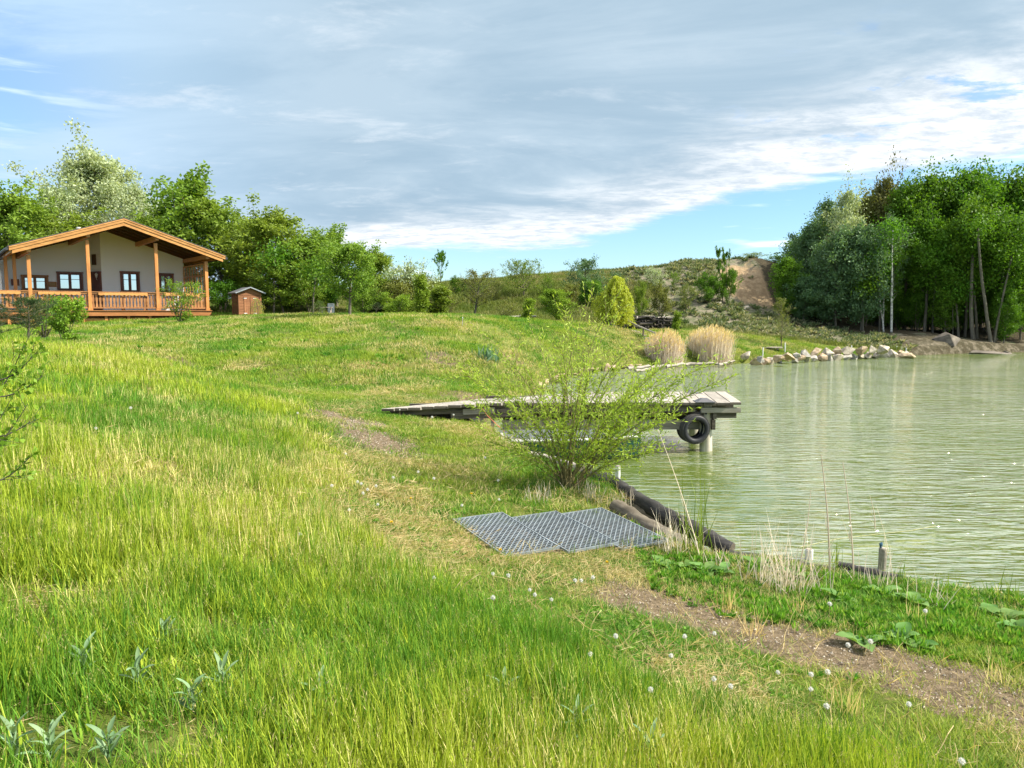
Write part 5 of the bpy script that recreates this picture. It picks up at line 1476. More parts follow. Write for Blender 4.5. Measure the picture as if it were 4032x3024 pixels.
cols = ['pale cream', 'warm sandy', 'greyish']
while px < 3575:
    py = np.interp(px, [2950, 3200, 3560], [1439, 1424, 1404]); w = g.uniform(30, 46)
    p = atz(px + w / 2, py, 0.0); s = w / F * p[1] / .98; kk = int(g.integers(0, 12))
    rock(p[0], p[1] + .25, .17, s, f'{cols[kk % 3]} boulder at the waterline, {ords[min(i, 24)]} from the reeds', 'boulders along the far shore', k_=kk, g=g); px += w * .76; i += 1
px = 2985; i = 0
while px < 3475:
    py = np.interp(px, [2950, 3200, 3560], [1412, 1388, 1378]); w = g.uniform(36, 62)
    if px < 3040 and i > 0 and i < 2: px += 30
    p = atz(px + w / 2, py + 5, 0.42); s = w / F * p[1] / 1.02; kk = int(g.integers(0, 12))
    rock(p[0], p[1] + .3, .38 + .0004 * (px - 2985), s, f'{cols[kk % 3]} boulder of the upper row, {ords[min(i, 24)]} from the reeds', 'boulders along the far shore', k_=kk, flat=.85, g=g); px += w * .80; i += 1
for i, (px, py, z, s) in enumerate([(2935, 1405, .35, .7), (3570, 1405, .1, .7)]):
    p = atz(px, py, z); rock(p[0], p[1], z, s, ['lone warm boulder just right of the reeds', 'flat pale boulder ending the shore wall on the right'][i], None, k_=i, g=g)
for i, (px, Y, py, s, fl) in enumerate([(3738, 52.6, 1318, 2.2, .4), (3860, 52.0, 1342, 3.0, .5), (2938, 58.5, 1178, .55, 1), (2820, 58, 1176, .9, .4), (3990, 52.4, 1352, 2.2, .6)]):
    p = atY(px, py, Y); gg = gz(p[0], p[1])
    rock(p[0], p[1], gg + s * .08, s, ['flat grey boulder on the bank top below the leaning trunks', 'large brown boulder sticking out of the bank edge', 'small pale stone lying on the scrub slope', 'pale flat stone in the scrub slope left of the small stone', 'dark boulder at the foot of the bank near the picture edge'][i], None, k_=[5, 4, 0, 0, 5][i], flat=fl, g=g, dark=i not in (2, 3))
for i in range(17):
    t_ = i / 16; px = 2095 + 400 * t_; z = .14
    xy = np.array([.55, 25.2]) * (1 - t_) + np.array([4.9, 36.2]) * t_ if False else None
    sx_, sy_ = np.interp(t_, [0, .3, .6, 1], [1.0, 2.0, 3.8, 6.6]), np.interp(t_, [0, .3, .6, 1], [26.5, 30.6, 35.2, 38.0])
    rock(sx_ - .25 + g.normal(0, .08), sy_ + .12 + g.normal(0, .1), .14, g.uniform(.3, .55), f'pale edging stone behind the willow, {ords[i]} from the jetty', 'pale stones edging the shore behind the willow', name='edging_stone', k_=int(g.integers(0, 4)) * 3 + 1, flat=.6, g=g)

def stick(pts, r, m, label, name='driftwood', group=None):
    o = empty(name, pts[0], 0, label=label, cat='driftwood', group=group); P = np.array(pts) - np.array(pts[0])
    ts = np.linspace(0, 1, 9); tt = np.linspace(0, 1, len(P)); C = np.stack([np.interp(ts, tt, P[:, i]) for i in range(3)], 1) + g.normal(0, r * .35, (9, 3))
    mb = MB(); mb.tube(C, r * np.linspace(1, .6, 9), 8); mb.build('branch', m, o, smooth=True)
for i, (x0, y0, x1, y1, z, r) in enumerate([(2470, 1452, 2600, 1440, .12, .09), (2560, 1447, 2700, 1437, .1, .08), (2620, 1441, 2790, 1432, .13, .08), (2700, 1436, 2850, 1432, .14, .09), (2832, 1437, 2893, 1420, .16, .07), (2500, 1460, 2570, 1452, .08, .07)]):
    stick([atz(x0, y0, z), atz((x0 + x1) / 2, (y0 + y1) / 2 - 2, z + .03), atz(x1, y1, z)], r, 'log_grey',
          ['pale driftwood branch at the foot of the left reeds', 'grey branch lying between the two reed clumps', 'long pale branch before the gap of the reeds', 'pale branch at the foot of the right reeds', 'forked white branch right of the reeds pointing to the boulders', 'short broken branch left of the reed clumps at the water'][i])

def wood_stack(pxa, pxb, Y, ytop, label, rows, seed):
    g = np.random.default_rng(seed); xa = (pxa - CX) / F * Y; xb = (pxb - CX) / F * Y; xm = (xa + xb) / 2; z0 = gz(xm, Y) - .05; H = zat((pxa + pxb) / 2, ytop, Y) - z0; w = xb - xa
    o = empty('wood_stack', (xm, Y, z0), 0, label=label, cat='wood pile')
    rr = H / rows / 2; n = 0
    for r_ in range(rows):
        z = rr + r_ * rr * 2 * .97; nl_ = int(w / (rr * 2.6)) if rows < 5 else int(w / (rr * 3.2))
        for c_ in range(nl_):
            if n >= 96: break
            x0 = -w / 2 + (c_ + .5) * w / nl_ + g.normal(0, .03); tl = g.normal(0, .25)
            if abs(x0) > w / 2 * (1 - .25 * r_ / rows): continue
            mb = MB(); Lg = g.uniform(.9, 1.5)
            if g.random() < .45: a_, b_ = (x0 - Lg * .6, -.3 + g.normal(0, .15), z + g.normal(0, .03)), (x0 + Lg * .6, -.3 + g.normal(0, .15), z + g.normal(0, .09))
            else: a_, b_ = (x0, -.55 + g.normal(0, .1), z), (x0 + tl, .55, z + g.normal(0, .05))
            mb.tube([a_, tuple((np.array(a_) + np.array(b_)) / 2 + g.normal(0, .03, 3)), b_], rr * g.uniform(.7, 1.05), 8)
            mb.build('log', ['bark_dark', 'log_black', 'bark_dark', 'log_brown'][int(g.integers(0, 4))] if r_ < rows - 1 or g.random() < .5 else 'log_grey', o, smooth=True); n += 1
wood_stack(1925, 2112, 46.5, 1243, 'low dark stack of rough logs behind the narrow bright sapling', 5, 1)
wood_stack(2505, 2640, 49.5, 1243, 'long dark stack of cut logs behind the left reeds', 7, 2)
wood_stack(2440, 2520, 47.5, 1248, 'smaller dark log stack under the weeping willow beside the stair', 6, 3)
wood_stack(2318, 2350, 46.5, 1270, 'tiny heap of dark logs left of the blue barrel', 3, 4)

st_ = empty('garden_stair', atY(2475, 1306, 44.8), 0, label='pale stone steps climbing the grassy slope left of the reeds', cat='stair')
o0 = np.array(st_.location)
for i in range(10):
    t_ = i / 9; px = 2478 + 118 * t_; py = 1303 + 66 * t_; Y = 45.0 - 4.2 * t_; p = atY(px, py, Y); p[2] = max(p[2], gz(p[0], p[1]) + .02) - o0[2]
    mb = MB(); mb.box((p[0] - o0[0], p[1] - o0[1], p[2] - .04), (.42, .34, .16)); mb.build('step', 'stone_pale', st_)
hr = empty('stair_handrail', atY(2455, 1300, 45), 0, label='grey pole handrail on two posts beside the stone steps', cat='handrail'); o0 = np.array(hr.location)
A_ = atY(2445, 1250, 45.2) - o0; B_ = atY(2583, 1313, 41.5) - o0
mb = MB(); mb.tube([A_, (A_ + B_) / 2 + np.array([0, 0, -.04]), B_], .05, 8); mb.build('rail', 'log_grey', hr, smooth=True)
for px, Y, t_ in ((2457, 45.0, .09), (2536, 42.9, .66)):
    q_ = A_ + (B_ - A_) * t_; zg = gz(q_[0] + o0[0], q_[1] + o0[1]) - o0[2] - .1
    mb = MB(); mb.tube([(q_[0], q_[1], zg), (q_[0], q_[1], q_[2])], .05, 8); mb.build('post', 'log_brown', hr)

for (xa, ya, xb, yb, Y, lb) in [(2983, 1343, 3082, 1350, 45.5, 'upper white board lying on the lawn below the young tree'), (3022, 1358, 3104, 1368, 44.0, 'lower white board lying on the lawn near the shore')]:
    a = atY(xa, ya, Y + .4); b_ = atY(xb, yb, Y); m_ = (a + b_) / 2; zg = gz(m_[0], m_[1])
    o = empty('white_board', (m_[0], m_[1], zg + .05), math.atan2(b_[1] - a[1], b_[0] - a[0]), label=lb, cat='board')
    w_ = float(np.hypot(*(b_ - a)[:2])); mb = MB()
    for q in range(3): mb.box((0, -.22 + q * .21, .03), (w_, .19, .05))
    mb.build('boards', 'stone_pale', o); mb = MB(); mb.box((-w_ * .3, 0, -.05), (.1, .5, .11)); mb.box((w_ * .3, 0, -.05), (.1, .5, .11)); mb.build('bearer', 'beam_grey', o)
for i, (px, py, Y) in enumerate([(3093, 1353, 45.5), (3355, 1364, 47.5), (3533, 1369, 49.6), (3553, 1370, 49.8), (3571, 1373, 49.7), (3006, 1372, 43.2)]):
    p = onY(px, Y); zt = zat(px, py, Y); o = empty('white_stake', (p[0], p[1], p[2] - .1), 0, label=['small white stake beside the white boards', 'white stake on the lawn above the boulders', 'left white stake at the end of the boulder wall', 'middle white stake at the end of the boulder wall', 'right leaning stake at the end of the boulder wall', 'tiny white peg on the grass right of the reeds'][i], cat='stake')
    h = max(.3, zt - p[2] + .1); mb = MB(); mb.tube([(0, 0, 0), (.01, 0, h)], .035, 8); mb.build('shaft', 'white_paint', o)
    mb = MB(); mb.tube([(.01, 0, h), (.01, 0, h + .06)], [.045, .02], 8); mb.build('cap', 'white_plastic', o)

# crate and table by the trees, barrel by the stacks
p = onY(1306, 44); o = empty('wire_crate', (p[0], p[1], p[2]), R(10), label='grey wire mesh crate standing at the edge of the trees', cat='crate')
h0 = zat(1306, 1196, 44) - p[2]; mb = MB()
for x_ in (-.16, .16):
    for y_ in (-.3, .3): mb.box((x_, y_, h0 / 2), (.03, .03, h0))
for z in (.05, h0 * .5, h0):
    for y_ in (-.3, .3): mb.box((0, y_, z), (.32, .025, .03))
mb.build('frame', 'grey_metal', o)
mb = MB()
for q in np.linspace(-.14, .14, 8): mb.box((q, -.31, h0 / 2), (.008, .008, h0 - .04))
for q in np.linspace(.08, h0 - .05, 14): mb.box((0, -.318, q), (.30, .006, .008))
mb.box((0, .29, h0 * .55), (.3, .01, h0 * .8)); mb.build('mesh_sides', 'galvanised', o)
p = onY(1288, 43.2); o = empty('garden_table', (p[0], p[1], p[2]), R(5), label='low pale wooden table beside the wire crate', cat='table')
mb = MB(); 
for q in range(3): mb.box((0, -.16 + q * .16, .46), (.62, .15, .03))
mb.build('table_top', 'table_pale', o)
for x_ in (-.25, .25):
    mb = MB(); mb.beam((x_, -.2, 0), (x_, .1, .45), .04, .04); mb.beam((x_, .2, 0), (x_, -.1, .45), .035, .035); mb.build('leg', 'table_pale', o)
p = onY(2402, 45.8); o = empty('water_barrel', (p[0], p[1], p[2]), 0, label='dark blue barrel standing below the weeping willow', cat='barrel')
mb = MB(); mb.tube([(0, 0, 0), (0, 0, .1), (0, 0, .3), (0, 0, .5), (0, 0, .55)], [.28, .30, .32, .30, .28], 18); mb.build('body', 'barrel_blue', o, smooth=False)
mb = MB(); mb.tube([(0, 0, .551), (0, 0, .585)], .27, 18); mb.build('lid', 'gutter', o)
mb = MB(); q_ = [a3(3150, 2152, .012), a3(3300, 2126, .012), a3(3450, 2100, .012), a3(3580, 2082, .012), a3(3690, 2070, .012)]
mb.tube([q + np.array([0, .06 * math.sin(i_ * 1.7), -.008]) for i_, q in enumerate(np.array(q_))], .0045, 6); mb.build('floating_rope', 'rope_pale', label='thin tan rope floating on the water behind the dry stalks', cat='rope')
# thin stakes on the slopes
for px, py0, py1, Y, lb in [(1821, 1300, 1262, 31, 'thin wooden stake on the lawn crest below the thin leaved tree'), (2152, 1430, 1408, 29, 'short pale stake on the slope left of the willow top')]:
    p = onY(px, Y); h = .42; o = empty('thin_stake', (p[0], p[1], p[2] - .05), 0, label=lb, cat='stake'); mb = MB(); mb.tube([(0, 0, 0), (.01, 0, h)], .018, 6); mb.build('shaft', 'log_grey', o)
    mb = MB(); mb.tube([(.01, 0, h), (.01, 0, h + .04)], [.022, .008], 6); mb.build('tip', 'white_paint', o)

# ================================================================ GRASS AND GROUND COVER (instanced tufts, stuff)
def blades(n, rad_, h0, h1, w, lean=.25, bend=.5, segs=3, g=rng, flat=0.0):
    a = g.random(n) * 6.283; r_ = np.sqrt(g.random(n)) * rad_
    b_ = np.stack([r_ * np.cos(a), r_ * np.sin(a), np.full(n, -.02)], 1)
    h = g.uniform(h0, h1, n); az_ = g.random(n) * 6.283; ln = np.abs(g.normal(0, lean, n)) + flat
    D = unit(np.stack([np.cos(az_) * ln, np.sin(az_) * ln, np.ones(n)], 1)); bd = g.normal(.5, .3, n) * bend
    sd = np.stack([-np.sin(az_ + g.normal(0, .8, n)), np.cos(az_), np.zeros(n)], 1); sd = unit(sd)
    out = []; prev = b_; pw = w * .8
    ws = [w, w * .85, w * .12] if segs == 3 else [w, w * .15]
    for s in range(segs):
        q = (s + 1) / segs
        p = b_ + D * (h * q)[:, None] + np.stack([np.cos(az_), np.sin(az_), -.5 + 0 * az_], 1) * (bd * h * q * q * .5)[:, None]
        out.append(np.stack([prev - sd * pw / 2, prev + sd * pw / 2, p + sd * ws[s] / 2, p - sd * ws[s] / 2], 1)); prev = p; pw = ws[s]
    t_ = g.random(n)
    return np.concatenate(out), np.tile(t_, segs), prev

def tuft(parts):
    """parts: list of (V, tint, mat) -> unlinked mesh object used only by the scatter below"""
    mats = [p[2] for p in parts]; V = np.concatenate([p[0] for p in parts]); T_ = np.concatenate([p[1] for p in parts])
    o = quads_mesh('tuft', V, mats[0], None, T_, link=False)
    for m in mats[1:]: o.data.materials.append(MATS[m])
    o.data.polygons.foreach_set('material_index', np.concatenate([np.full(len(p[0]), i) for i, p in enumerate(parts)]).astype('i4'))
    return o

def scatter(name, pts, rz_, scl, dry, rnd, tufts, idx, tiltn=None, **kw):
    N = len(pts); me = bpy.data.meshes.new(name); me.vertices.add(N); me.vertices.foreach_set('co', pts.reshape(-1).astype('f4'))
    def at(nm, typ, arr, k_): a = me.attributes.new(nm, typ, 'POINT'); a.data.foreach_set(k_, arr.reshape(-1))
    rot = np.stack([rng.normal(0, .06, N), rng.normal(0, .06, N), rz_], 1).astype('f4')
    at('rot', 'FLOAT_VECTOR', rot, 'vector'); at('scl', 'FLOAT_VECTOR', scl.astype('f4'), 'vector')
    at('dry', 'FLOAT', dry.astype('f4'), 'value'); at('rnd', 'FLOAT', rnd.astype('f4'), 'value'); at('idx', 'INT', idx.astype('i4'), 'value')
    o = bpy.data.objects.new(name, me); COL.objects.link(o); tag(o, kind='stuff', **kw)
    c = bpy.data.collections.new(name + '_tufts')
    for i, t_ in enumerate(tufts): t_.name = f'tuft_{name}_{i:02d}'; c.objects.link(t_)
    nt = bpy.data.node_groups.new(name + '_scatter', 'GeometryNodeTree')
    nt.interface.new_socket('Geometry', in_out='INPUT', socket_type='NodeSocketGeometry'); nt.interface.new_socket('Geometry', in_out='OUTPUT', socket_type='NodeSocketGeometry')
    n = nt.nodes; l = nt.links
    gi = n.new('NodeGroupInput'); go_ = n.new('NodeGroupOutput'); ci = n.new('GeometryNodeCollectionInfo'); ci.inputs['Collection'].default_value = c
    ci.inputs['Separate Children'].default_value = True; ci.inputs['Reset Children'].default_value = True
    ip = n.new('GeometryNodeInstanceOnPoints'); ip.inputs['Pick Instance'].default_value = True
    def na(nm, typ): a = n.new('GeometryNodeInputNamedAttribute'); a.data_type = typ; a.inputs['Name'].default_value = nm; return a.outputs['Attribute']
    mp_ = n.new('GeometryNodeMeshToPoints')
    l.new(gi.outputs[0], mp_.inputs['Mesh']); l.new(mp_.outputs[0], ip.inputs['Points'])
    l.new(ci.outputs[0], ip.inputs['Instance']); l.new(na('idx', 'INT'), ip.inputs['Instance Index']); l.new(na('rot', 'FLOAT_VECTOR'), ip.inputs['Rotation']); l.new(na('scl', 'FLOAT_VECTOR'), ip.inputs['Scale'])
    l.new(ip.outputs[0], go_.inputs[0])
    md = o.modifiers.new('scatter', 'NODES'); md.node_group = nt
    return o

def sample(N, r0, r1, half=41):
    r_ = np.sqrt(rng.random(N) * (r1 * r1 - r0 * r0) + r0 * r0); a = np.radians(rng.uniform(-half, half, N))
    return r_ * np.sin(a), r_ * np.cos(a)

TOE = np.array([P2(3300, 3024, .5), P2(2500, 2720, .52), P2(1900, 2380, .62), P2(1500, 2080, .75), P2(1340, 1780, .80), P2(1230, 1570, .95), P2(900, 1520, 1.22), P2(620, 1400, 1.75), P2(480, 1335, 2.0)])
_ty = TOE[:, 1]; _o = np.argsort(_ty)
def tall_amt(x, y):
    tx = np.interp(y, _ty[_o], TOE[_o, 0], left=2.2); n = (fbm(x, y, .9, 12) - .5) * .8
    wd = np.clip(y * .08, .3, 1.6)
    return np.clip((tx + n - x) / wd, 0, 1) * (y < 24.5)
def herb_amt(x, y):
    sd = shore_dist(x, y).reshape(np.shape(x)); pn = np.array(sorted(PATH_NEAR)); py_ = np.interp(x, pn[:, 0], pn[:, 1], left=99)
    return np.clip(np.maximum((.9 - sd) / .3, (y - py_ - .16 + (fbm(x, y, .5, 8) - .5) * .5) / .15), 0, 1) * (y < 9.0) * (x > 1.25) * (sd > .03) * (sd < 2.2)
def blocked(x, y):
    """under the grates, the jetty ramp, the porch, the shed or on water"""
    sd = shore_dist(x, y).reshape(np.shape(x)); b = sd < .02
    b |= seg_d(x, y, [(1.30, 9.35), (1.75, 8.75), (2.25, 7.95)]) < .16
    # grates
    u0 = np.array([.885, .465]); d0 = np.array([.47, -.88])
    gx = x + .66; gy = y - 8.1; a = gx * u0[0] + gy * u0[1]; d_ = gx * d0[0] + gy * d0[1]
    b |= (a > 0.03) & (a < 1.98) & (d_ > 0) & (d_ < 1.27)
    b |= (y > 15.0) & (y < 17.0) & (x > -2.4 + (y - 15) * 1.2)
    c, s_ = math.cos(TH), math.sin(TH); hx = (x - HO[0]) * c + (y - HO[1]) * s_; hy = -(x - HO[0]) * s_ + (y - HO[1]) * c
    b |= (hx > -6.4) & (hx < 4.7) & (hy > .4) & (hy < 11.5)
    b |= (np.abs(x - SX[0]) < .8) & (np.abs(y - SX[1]) < .8)
    return b

def dryness(x, y):
    return np.clip(.22 + (fbm(x, y, 1.1, 33) - .42) * 1.5 + (fbm(x, y, 4.5, 35) - .5) * .9, 0, 1)

gl = np.random.default_rng(77)
def make_tall(n, rad_, h0, h1, w, heads, hs):
    V, t_, tip = blades(n, rad_, h0, h1, w, .22, .55, 3, gl); ps = [(V, t_, 'grass_blade')]
    if heads:
        V2, t2, tip2 = blades(heads, rad_, h1 * .85, h1 * 1.15, w * .45, .12, .35, 3, gl); m = 7
        P = np.repeat(tip2, m, 0) - np.array([0, 0, 1.]) * np.tile(np.linspace(0, hs, m), heads)[:, None]
        D = unit(gl.normal(0, .55, (len(P), 3)) + np.array([0, 0, 1]))
        ps.append((V2, t2, 'grass_head')); ps.append((leaf_quads(P, D, hs * .34, w * .75, gl), gl.random(len(P)), 'grass_head'))
    return tuft(ps)
def make_short(n, rad_, h0, h1, w, flat=.3): V, t_, _ = blades(n, rad_, h0, h1, w, .5, .8, 2, gl, flat); return tuft([(V, t_, 'grass_short')])
def make_straw(n, rad_, L_, w):
    a = gl.random(n) * 6.28; P = np.stack([gl.normal(0, rad_, n), gl.normal(0, rad_, n), gl.uniform(.0, .03, n)], 1); D = np.stack([np.cos(a), np.sin(a), gl.uniform(-.05, .30, n)], 1)
    return tuft([(leaf_quads(P, D, gl.uniform(.4, 1, n) * L_, w, gl), gl.random(n), 'grass_dry')])
def make_herb(n, L_, w, mat_, up=.6):
    a = gl.random(n) * 6.28; r_ = gl.random(n) * L_ * .4; P = np.stack([np.cos(a) * r_, np.sin(a) * r_, gl.uniform(0, L_ * .4, n)], 1); D = np.stack([np.cos(a), np.sin(a), gl.uniform(up * .3, up * 1.6, n)], 1)
    return tuft([(leaf_quads(P, D, gl.uniform(.5, 1, n) * L_, w, gl), gl.random(n), mat_)])
def make_stone(n):
    P = gl.normal(0, .1, (n, 3)) * np.array([1, 1, 0]); V = []
    for p in P:
        s = gl.uniform(.006, .018); q = [(p + s * np.array(v) * gl.uniform(.7, 1.3, 3)) for v in ((-1, 0, 0), (0, -1, 0), (1, 0, 0), (0, 1, 0), (0, 0, .8))]
        for a_, b_ in ((0, 1), (1, 2), (2, 3), (3, 0)): V.append([q[a_], q[b_], q[4], q[4]])
    V = np.array(V); return tuft([(V, gl.random(len(V)), 'pebble')])

# long meadow grass on the near slope
X = []; Yv = []; I = []; SZ = []
for (N, r0, r1, base, sc_) in ((12500, 1.25, 5.5, 0, 1.0), (26000, 5.0, 11, 4, 1.0), (34000, 10, 26, 8, 1.0)):
    x, y = sample(N, r0, r1); ta = tall_amt(x, y); keep = (rng.random(N) < ta) & ~blocked(x, y)
    dm = fbm(x, y, .55, 50); keep &= rng.random(N) < np.clip(.40 + (dm - .38) * 3.2, .18, 1) * (1 - .35 * np.clip((3.7 - y) / .9, 0, 1))
    x, y, ta = x[keep], y[keep], ta[keep]
    X.append(x); Yv.append(y); I.append(base + rng.integers(0, 4, len(x))); hh = (.30 + 1.25 * fbm(x, y, .9, 51)) * (.45 + .55 * ta) * rng.uniform(.75, 1.2, len(x)); SZ.append(hh)
x = np.concatenate(X); y = np.concatenate(Yv); idx = np.concatenate(I); hh = np.concatenate(SZ); pts_ = np.stack([x, y, ground(x, y)], 1)
near_f = np.clip((np.hypot(x, y) - 2) / 10, 0, 1); hh *= 1 - .25 * near_f
tf = [make_tall(15, .07, .10, .34, .0050, 1 if i % 2 else 0, .07) if i < 3 else make_tall(8, .06, .08, .24, .0115, 0, .07) for i in range(4)] + [make_tall(18, .11, .10, .33, .0068, 1 if i % 2 else 0, .07) for i in range(4)] + [make_tall(24, .20, .12, .30, .011, 1 if i % 3 == 0 else 0, .08) for i in range(4)]
rnd = np.clip(fbm(x, y, 2.2, 60) * 1.5 - .25 + rng.normal(0, .18, len(x)), 0, 1)
scatter('long_grass', pts_, rng.random(len(x)) * 6.28, np.stack([.9 + 0 * hh, .9 + 0 * hh, hh], 1), dryness(x, y) * .72 - .12 + rng.normal(0, .06, len(x)), rnd, tf, idx, label='long yellow green meadow grass on the near slope', cat='grass')

# short lawn
X = []; Yv = []; I = []; SZ = []
for (N, r0, r1, base) in ((34000, 2, 8, 0), (60000, 7.5, 20, 4), (78000, 19, 53, 8)):
    x, y = sample(N, r0, r1); ta = tall_amt(x, y); dm = dirt_mask(x, y); dn = fbm(x, y, .28 + .5 * (r0 > 10), 70)
    keep = (rng.random(N) > ta * .75) & ~blocked(x, y) & (rng.random(N) > np.clip(dm * 1.25 - .28, 0, .97)) & (rng.random(N) < np.clip(.35 + (dn - .35) * 3, .25, 1)) & (scrub_mask(x, y) < .5)
    x, y = x[keep], y[keep]
    X.append(x); Yv.append(y); I.append(base + rng.integers(0, 4, len(x))); SZ.append((.55 + .9 * fbm(x, y, .7, 71)) * rng.uniform(.6, 1.3, len(x)))
x = np.concatenate(X); y = np.concatenate(Yv); idx = np.concatenate(I); hh = np.concatenate(SZ); pts_ = np.stack([x, y, ground(x, y)], 1)
tf = [make_short(16, .06, .03, .10, .0040) for i in range(4)] + [make_short(22, .13, .04, .12, .0075) for i in range(4)] + [make_short(30, .27, .06, .17, .014, .15) for i in range(4)]
rnd = np.clip(fbm(x, y, 1.8, 62) * 1.6 - .3 + rng.normal(0, .2, len(x)), 0, 1)
scatter('short_grass', pts_, rng.random(len(x)) * 6.28, np.stack([1 + 0 * hh, 1 + 0 * hh, hh], 1), dryness(x, y) - .10 + .2 * np.clip(dirt_mask(x, y), 0, 1) + rng.normal(0, .10, len(x)), rnd, tf, idx, label='short patchy lawn grass on the bank and the far slope', cat='grass')

# straw lying between the blades
X = []; Yv = []; I = []
for (N, r0, r1, base) in ((15000, 1.8, 8, 0), (16000, 7.5, 24, 3)):
    x, y = sample(N, r0, r1); dr = dryness(x, y); keep = (rng.random(N) < np.clip((dr - .36) * 1.8, .03, 1)) & ~blocked(x, y) & (dirt_mask(x, y) < .55) & (herb_amt(x, y) < .4); x, y = x[keep], y[keep]; X.append(x); Yv.append(y); I.append(base + rng.integers(0, 3, len(x)))
x = np.concatenate(X); y = np.concatenate(Yv); idx = np.concatenate(I)
tf = [make_straw(14, .06, .13, .0028) for _ in range(3)] + [make_straw(16, .12, .22, .0065) for _ in range(3)]
scatter('dry_straw', np.stack([x, y, ground(x, y) + .01], 1), rng.random(len(x)) * 6.28, np.ones((len(x), 3)), rng.random(len(x)), rng.random(len(x)), tf, idx, label='dry straw matted between the green blades', cat='straw')

# low herbs: lush strip by the water, rosettes elsewhere
X = []; Yv = []; I = []; SZ = []
for (N, r0, r1, base, f_) in ((30000, 3.5, 11, 0, 'h'), (9000, 2, 9, 3, 'r'), (5200, 8, 26, 3, 'r'), (2600, 22, 46, 6, 'r')):
    x, y = sample(N, r0, r1)
    if f_ == 'h': keep = (rng.random(N) < herb_amt(x, y)) & (rng.random(N) < np.clip(.2 + (fbm(x, y, .4, 83) - .38) * 4, .08, 1))
    else: keep = (fbm(x, y, 1.0 if r0 < 10 else 2.2, 80) > .56) & (tall_amt(x, y) < .8) & (rng.random(N) < .75) & (dirt_mask(x, y) < .45)
    keep &= ~blocked(x, y); x, y = x[keep], y[keep]; X.append(x); Yv.append(y); I.append(base + rng.integers(0, 3, len(x))); SZ.append(rng.uniform(.5, 1.25, len(x)) * ((.15 + .75 * fbm(x, y, .45, 81)) if f_ == 'h' else .62))
x = np.concatenate(X); y = np.concatenate(Yv); idx = np.concatenate(I); hh = np.concatenate(SZ)
tf = [make_herb(16, .11, .022, 'herb_leaf', 1.6), make_herb(20, .07, .035, 'clover_leaf', 1.2), make_herb(14, .14, .02, 'herb_leaf', 2.4), make_herb(12, .09, .02, 'herb_leaf', .7), make_herb(14, .07, .028, 'clover_leaf', .8), make_herb(10, .11, .018, 'herb_leaf', .4),
      make_herb(26, .26, .06, 'herb_leaf', 1.0), make_herb(26, .30, .05, 'clover_leaf', .8), make_herb(26, .22, .06, 'herb_leaf', 1.2)]
scatter('meadow_herbs', np.stack([x, y, ground(x, y)], 1), rng.random(len(x)) * 6.28, np.stack([hh, hh, hh], 1), rng.random(len(x)) * .5, rng.random(len(x)), tf, idx, label='low green herbs and weeds along the water and in the lawn', cat='weeds')

# pebbles and clods on the bare paths
x, y = sample(26000, 3, 16); keep = (dirt_mask(x, y) > .5) & ~blocked(x, y) & (tall_amt(x, y) < .3); x, y = x[keep][:6000], y[keep][:6000]; s_ = rng.uniform(.2, .62, len(x)) * (1 + np.hypot(x, y) / 30)
scatter('path_pebbles', np.stack([x, y, ground(x, y)], 1), rng.random(len(x)) * 6.28, np.stack([s_] * 3, 1), rng.random(len(x)), rng.random(len(x)), [make_stone(5) for _ in range(3)], rng.integers(0, 3, len(x)), label='small stones and crumbs strewn on the bare earth path', cat='pebbles')

# rough growth on the hill
x, y = sample(60000, 44, 76); 
keep = (y > 45.5) & ((y > 49.5) | (x < 3.5)) & (x < 27) & ~blocked(x, y) & (rng.random(len(x)) < np.clip(1.1 - sand_mask(x, y) * 3, 0.02, 1)); x, y = x[keep], y[keep]
sm = scrub_mask(x, y); isc = (x > 5.5) & (sm > .5); keep = ~isc | (rng.random(len(x)) < .30 * (fbm(x, y, 1.6, 90) > .42)); x, y, isc = x[keep], y[keep], isc[keep]
idx = np.where(isc, rng.integers(3, 6, len(x)), rng.integers(0, 3, len(x))); hh = rng.uniform(.5, 1.4, len(x)) * (.6 + .8 * fbm(x, y, 3, 91))
def make_rough(): V, t_, _ = blades(34, .36, .10, .32, .022, .35, .7, 2, gl); return tuft([(V, t_, 'hill_grass')])
tf = [make_rough() for _ in range(3)] + [make_herb(34, .30, .07, 'scrub_leaf', 1.0) for _ in range(3)]
dr = np.where(isc, rng.random(len(x)) * .8, np.clip(dryness(x, y) - .05, 0, 1))
scatter('hill_growth', np.stack([x, y, ground(x, y)], 1), rng.random(len(x)) * 6.28, np.stack([hh, hh, hh], 1), dr, np.clip(fbm(x, y, 5, 93) * 1.4 - .2, 0, 1), tf, idx, label='rough grass and grey green scrub covering the hillside', cat='scrub')

